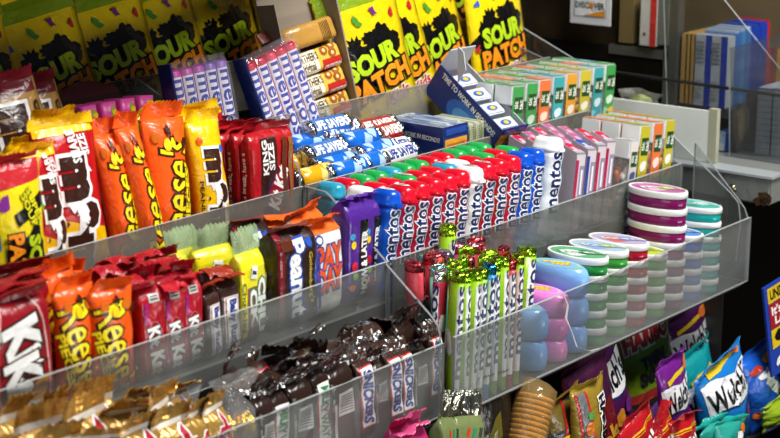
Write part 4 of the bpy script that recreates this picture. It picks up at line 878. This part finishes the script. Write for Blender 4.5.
def d_gold(d):
    for u,c in ((-.34,'#b8231e'),(-.1,'#b8231e')): d.B(u,.5,.05,1.9,c,4)
    d.B(-.22,.5,.18,1.9,'#6a6a6c',4); d.T('HARIBO',.26,.60,1.1,.26,-88,K,out=W,ow=.1,bold=.06); d.E(-.2,.62,.1,.14,'#d8742c'); d.E(-.16,.74,.07,.08,'#4a8a3c')
def d_stripe(d):
    d.P([(-.5,0),(.5,0),(.5,.7),(-.5,.7)],'#3a3a3c'); d.B(-.18,.5,.06,1.9,'#b8231e',-6); d.B(.22,.5,.05,1.9,'#b8231e',-6)
    d.E(-.28,.52,.26,.14,'#e8c81c',30,12,.3); d.E(-.40,.36,.1,.2,'#e8c81c',-10,10,.3); d.T('Happy',.08,.42,.9,.2,80,W,bold=.04)
def d_cola(d):
    d.P([(-.5,.75),(.5,.75),(.5,1),(-.5,1)],'#3a1030'); d.T('Cola',.0,.5,.7,.24,12,'#c89a2a',bold=.05); d.B(0,.16,1,.12,'#d8c01c',14); d.B(.2,.15,.2,.1,'#8ab0c8',14)
def d_mini(d): 
    d.T('Minis',.05,.6,.8,.26,-60,W,bold=.05); d.E(-.25,.85,.14,.09,'#c83a24'); d.E(.1,.9,.14,.08,'#e8a02c'); d.E(-.3,.3,.16,.1,'#d86a2a')
def d_gy(d): 
    d.P([(-.5,0),(.5,0),(.5,.34),(-.5,.3)],'#2a2a44'); d.E(.1,.7,.3,.2,'#b8d820',20,10,.2); d.E(.2,.3,.28,.12,'#b8202a',10,12,.1); d.E(.2,.3,.18,.07,W,10)
make_bag('hgreen','candy_bag','candy bag',.128,.185,.024,'#7f9c1f',d_hg,'#6c8a1a',.012,31)
make_bag('wpur','candy_bag','candy bag',.09,.17,.024,'#4a1650',d_welch(.70),'#3c1244',.012,32)
make_bag('wblue','candy_bag','candy bag',.108,.145,.04,'#1674c0',d_welch(.72),'#1f86d4',.016,33,wr=.002)
make_bag('wteal','candy_bag','candy bag',.10,.16,.04,'#0f8a8c',d_welch(.6,False),'#0f9a94',.016,34,wr=.002)
make_bag('wsmall','candy_bag','candy bag',.07,.09,.02,'#6a1a7e',d_welch(),'#6a1a7e',.008,35)
make_bag('redb','candy_bag','candy bag',.08,.10,.02,'#b0141e',d_red,'#a0101a',.012,36,wr=.002)
make_bag('hgold','candy_bag','candy bag',.08,.16,.025,'#8d7424',d_gold,'#9a8226',.012,37)
make_bag('stripe','candy_bag','candy bag',.08,.14,.025,'#6a5820',d_stripe,'#7a6420',.014,38,curl=1.0)
make_bag('cola','candy_bag','candy bag',.10,.16,.03,'#6a0f1c',d_cola,'#3a1030',.012,39)
make_bag('mini','candy_bag','candy bag',.09,.16,.04,'#1a5cc4',d_mini,'#1a5cc4',.014,40,wr=.0025)
make_bag('gy','candy_bag','candy bag',.08,.12,.03,'#8aa81c',d_gy,'#a8c01c',.014,41,wr=.0025)
make_bag('blk','candy_bag','candy bag',.09,.13,.03,'#16140f',lambda d:(d.E(-.1,.7,.2,.1,'#5a5216',30,9,.4),d.E(.15,.5,.12,.1,'#7a6a14',0,9,.4)),'#2a2612',.014,42)
make_bag('pinky','candy_bar','candy bar',.05,.12,.02,'#b8246a',lambda d:[d.B(-.3+.3*(k%3),.1+.09*k,.16,.1,'#e8b81c' if k%2 else '#8a2a8a',30) for k in range(10)],'#d04a80',.014,43,bar=True,curl=1.0)
make_bag('strp','candy_bar','candy bar',.04,.12,.02,'#6e7a4a',lambda d:[d.B(-.3+.2*k,.6,.1,2,['#c8401c','#2a8a5a','#3a3a3c','#b8c81c'][k],-14) for k in range(4)],foil('#b8b8a8'),.022,44,bar=True,curl=-.4)
make_bag('shard','candy_bag','candy bag',.06,.09,.02,'#2a9a8c',lambda d:[d.E(-.3+.16*k,.3+.13*k,.2,.12,['#e8d020','#c8302a','#2ab0c0','#f0f0f0','#e87a20'][k],30*k,7,.3) for k in range(5)],'#18a094',.01,45,wr=.0025,curl=-.5)
def bag(k,a,b,tp,Y,lb,floor=FB,**kw): return stand(k,a,b,tp,Y,floor,lb,None,**kw)
def bag2(k,px,py,v,Y,W_,lb,floor=FB,lean=0,roll=0,yaw=0,jit=.3):
    """put the point at height fraction v of the bag's front where it belongs, with its foot on the floor"""
    w,h,t=DIM[k]; p=onY(px,py,Y); H=(p.z-floor)/(v*math.cos(lean)*math.cos(roll)); rot=Euler((-lean,roll,yaw))
    up=rot.to_matrix()@Vector((0,0,H*v)); fr=rot.to_matrix()@Vector((0,-t*.4,0)); base=p-up-fr; base.z=floor+.0008+t*.4*abs(math.sin(lean))
    return spawn(k,base,lb,None,tuple(rot),(W_/w,1,H/h),jit=jit)
bag2('wpur',608,382,.71,-.058,.085,'dark purple fruit snack bag tilted between the gold bag and the green bag',roll=R(-20),lean=R(4))
bag2('cola',598,400,.8,-.085,.085,'dark red cola gummy bag behind the gold upright bag',roll=R(-8),lean=R(8))
bag2('hgreen',648,338,.82,-.024,.128,'olive green gummy snake bag with red name on white outline',roll=R(0),lean=R(9),jit=.1)
bag2('wpur',694,348,.68,-.012,.10,'purple fruit snack bag right of the green gummy snake bag',roll=R(-7),lean=R(6))
bag2('wteal',706,398,.62,-.095,.085,'teal fruit snack bag behind the blue fruit snack bag',roll=R(-8),lean=R(4))
bag2('wblue',732,389,.76,-.118,.108,'blue fruit snack bag with large black lettering on white label',roll=R(-11),lean=R(4),floor=FB+.0)
bag2('mini',770,388,.56,-.108,.085,'blue candy bag at the right edge beside the blue fruit snack bag',roll=R(-12),lean=R(4))
bag2('wsmall',678,386,.70,-.100,.062,'small purple fruit snack pack in front of the green gummy snake bag',roll=R(-14),floor=FB+.045)
bag2('redb',640,434,.82,-.130,.075,'red candy bag with white lettering lying tilted in front at the bottom',roll=R(-18),floor=FB+.04,jit=1)
bag2('redb',664,430,.84,-.120,.055,'crumpled red candy bag between the two front red bags',roll=R(-22),floor=FB+.02,jit=1)
bag2('redb',688,428,.86,-.128,.06,'red candy bag standing upright in front of the blue fruit snack bag',roll=R(3),floor=FB+.02,jit=.6)
bag('shard',716,745,422,-.145,'teal multicolour wrapper at the bottom in front of the blue bag',roll=R(8),floor=FB+.02,jit=1)
bag('shard',700,722,424,-.128,'teal multicolour wrapper leaning left at the bottom',roll=R(-14),floor=FB+.02,jit=1)
bag('gy',764,800,398,-.13,'yellow-green candy bag in the lower right corner',roll=R(-4),floor=FB+.02,jit=.8)
bag('hgold',570,603,386,-.098,'gold gummy bag with name printed down its edge',floor=FBL,roll=R(-2),lean=R(2))
bag('stripe',545,578,398,-.084,'gold and grey gummy bag with red stripes behind the cookie roll',floor=FBL,roll=R(-4),jit=.9)
bag('blk',470,512,385,-.070,'black and olive candy bag in the shadow left of the cookie roll',floor=FBL,jit=.5)
bag('strp',436,456,418,-.086,'striped green candy bar with silver crimped end, left of two',floor=FBL,roll=R(12),yaw=R(10),jit=.4)
bag('strp',456,480,416,-.088,'striped green candy bar with silver crimped end, right of two',floor=FBL,roll=R(14),yaw=R(-8),jit=.4)
bag('pinky',388,420,424,-.092,'pink and yellow candy bar under the bottom tray, behind its neighbour',floor=FBL,roll=R(4),jit=.3)
bag('pinky',384,424,434,-.105,'pink and yellow candy bar frontmost under the bottom tray',floor=FBL,roll=R(2),jit=.8)
# cookie roll
p0=onY(523,440,-.10); p1=onY(545,392,-.10); ax=(p1-p0); ax.y=.01; 
t=thing('cookie_roll','clear sleeve of golden round cookies leaning at the bottom','cookie roll',(p0.x-.02,-.098,FBL+.012))
top=onY(537,388,-.085); bt=Vector((p0.x-.02,-.098,FBL+.012)); dirv=(top-bt); Ln=dirv.length; t.rotation_euler=dirv.to_track_quat('Z','Y').to_euler()
ck=plain('#b8822f',.7,0,.5,300); n=22
for k in range(n):
    z=.004+(Ln-.012)*k/n; lathe('cookie',[(.016,z),(.0195,z+.001),(.0198,z+.0035),(.018,z+.0048)],ck,t,26)
cw=[(0,.8,.8,0,0),(.006,1,1,0,0)]+[(Ln*q,1,1,0,0) for q in (.3,.6,.9)]+[(Ln,.98,.98,0,0),(Ln+.006,.75,.6,.004,0),(Ln+.010,.5,.2,.012,0)]
shell('clear_sleeve',c_oval(.0212,.0212,24),cw,see('#e8c27a','amber clear sleeve',.35,.12,.16,.7,80),t,None,(True,True),wrinkle(.0008,3))
# crack in the bottom tray's clear front, near the tape tubs
cr_=[(563,293),(568,305),(566,318),(572,332),(577,347),(590,351),(600,348)]
trk=[o for o in bpy.data.objects if o.get('label','').startswith('cracked clear')][0]
q=[onY(x,y,L4R[0]-.0018) for x,y in cr_]; vs=[];fs=[]
for i,p_ in enumerate(q):
    wv=.0009+.0006*((i*7)%3); vs+=[(p_.x-trk.location.x-wv,p_.y-trk.location.y,p_.z-trk.location.z+wv*.5),(p_.x-trk.location.x+wv,p_.y-trk.location.y,p_.z-trk.location.z-wv*.5)]
for i in range(len(q)-1): fs.append((2*i,2*i+1,2*i+3,2*i+2))
mesh('crack_line',vs,fs,plain('#c2c6c2',.4),parent=trk)
# ------------------------------------------------------------------ right side: cabinet
mt=film('#6f7270',.35,.15,25,.75)
def rect_x(pl,pt,pr,pb,X):
    a=onX(pl,pt,X); b=onX(pr,pb,X); return (min(a.y,b.y),min(a.z,b.z),max(a.y,b.y),max(a.z,b.z))
X0=.62
tl=onX(771,178,X0); bl_=onX(770,206,X0)
lg=thing('metal_ledge','grey metal ledge with a bolt and rust patch beside the trays','metal ledge',(X0,tl.y,bl_.z))
zt=onX(725,172,X0).z
boxes('ledge_box',[(0,0,0,.5,.30,zt-bl_.z)],film('#858884',.42,.35,30,.2),lg,.002)
boxes('top_strip',[(-.003,-.003,zt-bl_.z,.03,.30,zt-bl_.z+.003)],film('#b9bfc2',.3,.1,30,.3),lg)
s=onX(733,188,X0); lathe('bolt',[(.0055,0),(.0055,.002),(.004,.003),(.0035,.005),(.001,.0055)],film('#77715f',.3,.1,30,.9),lg,16).matrix_basis=Matrix.Translation((0,s.y-tl.y,s.z-bl_.z))@Matrix.Rotation(R(-90),4,'Y')
d=Des(.03,.02); d.E(0,0,.36,.26,'#4a3420',10,16,.35,5); d.E(.05,-.02,.2,.14,'#2e2018',10,12,.4,6); s=onX(763,200,X0)
flat_print('rust_patch',d,film('#5a3a1c',.8),lg,(-.0001,s.y-tl.y,s.z-bl_.z),'x')
boxes('lower_side_panel',[(-.002,.055,-.34,.0,.30,0)],plain('#2c2e2c',.5),lg)
# gauge plate between tray and ledge (dull metal behind the teal tins)
# white board standing on the ledge
a=onX(625,106,.64); b=onX(706,168,.64)
wb=thing('white_board','scuffed white board standing on the metal ledge','board',(.64,b.y,zt+.0035))
boxes('board_face',[(0,0,0,.004,a.y-b.y+.06,onX(700,110,.64).z-zt-.0035)],film('#dfe3dc',.6,.1,20),wb); boxes('board_edge',[(0,-.012,0,.008,-.0005,onX(705,108,.64).z-zt-.0035)],plain('#a8a890',.7),wb)
# dark cabinet with shelf
cb=thing('glass_cabinet','dark glass-fronted cabinet with card sticker at the upper right','cabinet',(.80,.0,zt))
bk=plain('#1a1916',.35)
yb_=rect_x(560,0,780,105,.80)
boxes('back_panel',[(.22,-.16,0,.23,.44,.36)],plain('#2c2a24',.5),cb); 
boxes('shelf',[(-.0,-.16,onX(690,105,.80).z-zt-.012,.22,.30,onX(690,105,.80).z-zt)],plain('#3b3b38',.4),cb)
q=onX(580,62,.80); w0=onX(668,62,.80)
boxes('lower_panel',[(-.002,w0.y-.005,0,.0,.44,onX(640,48,.80).z-zt)],film('#16140f',.25,.1,20),cb)
boxes('dark_pane',[(.002,onX(622,0,.80).y,onX(640,48,.80).z-zt,.005,.44,.36)],see('#3c3222','smoky glass',.75,.08,.55),cb)
boxes('frame_rail',[(-.004,onX(670,52,.80).y,onX(640,52,.80).z-zt-.006,.003,onX(610,52,.80).y,onX(640,47,.80).z-zt)],film('#4c4c46',.4,.3,60),cb)
boxes('frame_post',[(-.004,onX(678,30,.80).y-.002,0,.012,onX(666,30,.80).y,.36)],film('#4e4f47',.4,.3,40),cb)
boxes('inner_panel',[(.12,onX(622,0,.80).y-.2,onX(640,48,.80).z-zt,.125,.44,.36)],plain('#5a4c30',.6),cb)
# books / packs standing inside behind the glass: white-red and grey spine
def xblock(name,label,cat,pl,pt,pr,pb,X,depth,mat,group=None,floorz=None,prints=None,parent_label=None):
    y0,z0,y1,z1=rect_x(pl,pt,pr,pb,X)
    if floorz is not None: z0=floorz
    t=thing(name,label,cat,(X,(y0+y1)/2,z0),group); boxes('carton_body',[(0,-(y1-y0)/2,0,depth,(y1-y0)/2,z1-z0)],mat,t,.0008)
    if prints:
        d=Des(y1-y0,z1-z0); prints(d); flat_print('face_print',d,mat,t,(-.0002,0,0),'x')
    return t
sz=onX(640,47,.80).z+.001
xblock('binder','white and red binder standing behind the cabinet glass','binder',641,-8,655.5,47,.79,.04,film('#b9b9b4',.5,.1),None,None,lambda d:(d.P([(.12,0),(.5,0),(.5,1),(.12,1)],'#b8322a'),d.E(-.2,.22,.1,.1,'#6a4a1c')))
xblock('binder','grey binder standing beside the white and red one','binder',656,-8,667,46,.792,.04,film('#5f645a',.5,.1))
xblock('folder','tan folder edge standing inside the cabinet at the left','folder',620,-8,632,44,.795,.03,plain('#6a5a34',.6))
# sticker sign
y0,z0,y1,z1=rect_x(569.5,-30,610.5,26,.74)
sg=thing('card_sign','white card sign with an orange wedge hanging on the cabinet glass','sign',(.775,0,0))
q0=onX(570,26,.775); q1=onX(610,26.5,.775); hh=onX(590,-40,.775).z-q1.z
boxes('card',[(0,q1.y,q1.z,.002,q0.y,q1.z+hh)],plain('#cfd3d6',.5),sg)
wd=q0.y-q1.y; d=Des(wd,wd); 
d.B(.0,.47,.80,.62,'#8a8f94'); d.B(.0,.47,.77,.59,'#d4d8da'); d.T('DISC',-.2,.40,.34,.14,0,'#0c0c10',bold=.03); d.T('VER',.225,.40,.27,.14,0,'#0c0c10',bold=.03); d.E(.03,.40,.06,.07,'#d8861c'); d.P([(-.16,.185),(.37,.185),(.37,.31),(.15,.26)],'#d88a1c')
flat_print('card_print',d,plain('#cfd3d6'),sg,(-.0004,(q0.y+q1.y)/2,q1.z),'x')
bmh=boxes('hanger_cord',[(.0008,(q0.y+q1.y)/2-.0005,q1.z+hh,.0014,(q0.y+q1.y)/2+.0005,zt+.38)],plain('#222'),sg) if False else None
# tan cartons and cigarette-like packs on the cabinet shelf
shz=onX(690,105,.80).z+.0005
for k in range(3):
    a=676+5.2*k; xblock('tan_carton',['tan carton edge leftmost on the cabinet shelf','tan carton edge in the middle of three on the cabinet shelf','tan carton edge touching the white and blue packs'][k],'carton',682+4.1*k,33+.4*k,685.6+4.1*k,99,.80,.12,plain('#b08a44',.6),'tan cartons on the cabinet shelf',shz)
def d_wp(d):
    d.P([(.16,0),(.5,0),(.5,1),(.16,1)],'#2038a0'); 
    for q in range(6): d.B(-.16,.62+.055*q,.5,.1,'#7a8088')
    for q in range(5): d.B(-.16,.12+.06*q,.4,.08,'#8a9098')
for k in range(2):
    xblock('white_blue_pack',['white and blue pack with barcode next to the tan cartons','white and blue pack with barcode, second from the tan cartons'][k],'carton',694.5+15.5*k,34+1.4*k,709.5+15.5*k,101,.80,.021,film('#a9afb4',.4,.1),'white and blue packs on the cabinet shelf',shz,d_wp)
lp=[('#3a6cb4','pale blue carton behind the clear panel, first beyond the white packs'),('#4a86c4','pale blue carton behind the clear panel, second beyond the white packs'),('#3f72b8','pale blue carton behind the clear panel, third beyond the white packs'),('#16389c','deep blue carton in the row on the cabinet shelf, first'),('#16389c','deep blue carton in the row on the cabinet shelf, second'),('#b8202c','red carton in the row on the cabinet shelf, first'),('#b8202c','red carton in the row on the cabinet shelf, second'),('#e0b81c','yellow carton at the right end of the cabinet shelf row')]
yr=rect_x(710,34,725,101,.80)
yrow=yr[0]-.003
xx=.824; ws=[.014,.014,.014,.022,.022,.015,.015,.03]
for k,(c,lb) in enumerate(lp):
    w8=ws[k]; t=thing('shelf_carton',lb,'carton',(xx+w8/2,yrow+.034,shz),'cartons in a row on the cabinet shelf'); xx+=w8+.0012
    hgt=onY(727+3*k,34-1.5*k,yrow+.004).z-shz-.003
    boxes('carton_body',[(-w8/2,-.03,0,w8/2,.018,hgt)],film(c,.35,.1),t,.001); boxes('carton_lid',[(-w8/2+.001,-.028,hgt,w8/2-.001,.016,hgt+.003)],film('#9fb4cc' if k<3 else c,.3,.3),t)
boxes('shelf_extension',[(.222,-.2,onX(690,105,.80).z-zt-.012,.75,.2,onX(690,105,.80).z-zt)],plain('#3b3b38',.4),cb)
# clear panels and dark rod
p1=onX(628,74,.72); p2=onX(782,96,.72)
rod=thing('dark_rod','thin dark rod crossing in front of the cabinet shelf','rod',(.72,p1.y,p1.z))
dv=p2-p1; bm=bmesh.new(); bmesh.ops.create_cone(bm,cap_ends=True,segments=10,radius1=.0022,radius2=.0022,depth=dv.length+.08); me=bpy.data.meshes.new('rod_bar'); bm.to_mesh(me); bm.free(); me.materials.append(plain('#17181c',.4)); o=link('rod_bar',me,rod); o.matrix_basis=Matrix.Translation(dv/2)@dv.to_track_quat('Z','Y').to_matrix().to_4x4()
def panel_x(label,pix,X,th=.003,hz=.05):
    pa=acr(hz,'#8b9096')
    pts=[onX(x,y,X) for x,y in pix]; c=pts[0]; t=thing('acrylic_screen',label,'acrylic screen',tuple(c),'acrylic screens around the trays')
    extr('panel_sheet',[(p.y-c.y,p.z-c.z) for p in pts],'x',0,th,pa,t,edge_mat=plain('#9aa0a2',.3)); return t
panel_x('clear sloping panel in front of the upper right packs',[(662,-40),(708,-20),(790,82),(790,158),(668,152)],.722,hz=.03)
panel_x('clear square-topped panel before the lower right white cartons',[(729,48),(795,30),(795,176),(729,166)],.70,hz=.09)
panel_x('clear sloping end panel beside the row of upper mint boxes',[(521,27),(582,64),(600,100),(600,190),(521,190)],.59)
panel_x('clear sloping end panel beside the oval mint tins',[(673,136),(731,194),(738,203),(740,222),(735,262),(673,240)],.582)
# items under the rod
xblock('brown_block','brown wooden block beside the stack of white cartons','block',746,93,757,151,.74,.05,film('#6a4822',.6,.3,60),None,zt+.001)
def d_lines(d):
    for q in range(9): d.B(-.2,.1+.09*q,.4,.03,'#6a727c'); d.B(.25,.1+.09*q,.3,.03,'#6a727c')
    d.B(0,.985,1.0,.06,'#2a3f9a')
for k in range(2): xblock('white_carton',['white printed carton beside the brown block','white printed carton at the right edge of the picture'][k],'carton',758+14*k,87+1*k,771+14*k,154,.735,.06,film('#d2d9e0',.4,.1),None,zt+.001,d_lines)
xblock('blue_box','small blue box with white label between board and brown block','box',716,132,726,162,.72,.03,film('#1c4a9c',.4),None,zt+.001,lambda d:(d.B(0,.72,.7,1.1,'#9ab0c8'),d.B(0,.25,.6,.6,'#c8d0d8')))
wr_=thing('crumpled_wrap','crumpled tan wrap between the blue box and the brown block','wrapper',(.73,onX(739,150,.73).y,zt+.001)); blob('wrap_paper',.02,film('#6e6040',.6,.5),wr_,(0,0,.033),2,.5,4,(.6,.5,1.6))
cp=onX(640,96,.66); cw_=thing('crumpled_clear_wrap','crumpled clear wrap bunched behind the white board','wrapper',(.66,cp.y,onX(640,105,.66).z)); blob('wrap_film',.022,see('#e8eae0','crinkled clear wrap',.08,.06,.12,.9,120),cw_,(0,0,.008),2,.6,9,(.6,1.4,.7)); blob('green_scrap',.012,film('#8a9a3c',.4,.4),cw_,(0,-.005,.006),2,.5,3,(.5,1.2,.7))
# notice card at right edge
nt_=thing('notice_card','blue notice card with yellow and red bands at the right edge','notice',tuple(onY(776,375,-.12))); nt_.rotation_euler=(R(-4),R(-9),R(-6))
H_=.115; Wd=.10
boxes('card',[(-.008,0,0,Wd,.003,H_)],plain('#173a9c',.5),nt_)
d=Des(Wd,H_); d.P([(-.02,.80),(1,.80),(1,.97),(-.02,.97)],'#d8b81c'); d.T('UNDER 21',.3,.885,.55,.13,0,K,bold=.04); d.P([(-.02,.52),(1,.52),(1,.79),(-.02,.79)],'#9c1a22'); d.T("It's the\nLAW",.28,.655,.5,.24,0,W,bold=.03); d.P([(-.02,.30),(1,.30),(1,.51),(-.02,.51)],'#d8b81c'); d.E(.12,.42,.09,.07,K,0,8,.3); d.E(.12,.15,.1,.06,W,20,12,.3)
flat_print('card_print',d,plain('#173a9c',.5),nt_,(.0,-.0004,0),'y')
boxes('stake',[(.02,.0035,-.20,.04,.006,H_*.8)],plain('#222326',.6),nt_)
# prototypes that never got a place are dropped
for k_,(r_o,c_) in PROTO.items():
    if c_==0:
        for ch in list(r_o.children_recursive): bpy.data.objects.remove(ch)
        bpy.data.objects.remove(r_o)
# ------------------------------------------------------------------ light, sky, camera
w=bpy.data.worlds.new('world'); scene.world=w; w.use_nodes=True; w.node_tree.nodes['Background'].inputs[0].default_value=(.75,.85,1,1); w.node_tree.nodes['Background'].inputs[1].default_value=.07
def area(name,loc,target,sx,sy,power,colr=(1,1,1)):
    l=bpy.data.lights.new(name,'AREA'); l.shape='RECTANGLE'; l.size=sx; l.size_y=sy; l.energy=power; l.color=colr
    o=bpy.data.objects.new(name,l); col.objects.link(o); o.location=loc; o.rotation_euler=(Vector(target)-Vector(loc)).to_track_quat('-Z','Y').to_euler(); return o
area('lamp_overhead',(.25,-.75,1.5),(.15,.05,0),1.0,.5,50,(1,.98,.95))
area('fill_left',(-2.3,-.5,1.0),(.3,0,0),1.2,1.2,9,(.9,.95,1))  # added fill light for left-facing sides and wrapper reflections, no real lamp
area('fill_low',(.1,-2.1,-.45),(.4,-.1,-.2),1.2,.4,17,(1,.97,.92))  # added low front fill that brightens the bags under the trays
cam=bpy.data.cameras.new('camera'); cam.sensor_width=36; cam.lens=F*36/780; co=bpy.data.objects.new('camera',cam); col.objects.link(co)
m=Matrix((rt,upv,-fw)).transposed().to_4x4(); m.translation=CAM; co.matrix_world=m; scene.camera=co
cam.dof.use_dof=True; cam.dof.focus_distance=1.72; cam.dof.aperture_fstop=9.0; cam.clip_start=.05
scene.view_settings.view_transform='Standard'; scene.view_settings.look='None'; scene.view_settings.exposure=0.12; scene.view_settings.gamma=1; scene.view_settings.use_curve_mapping=False
scene.cycles.transparent_max_bounces=24; scene.cycles.max_bounces=8; scene.cycles.caustics_reflective=False; scene.cycles.caustics_refractive=False
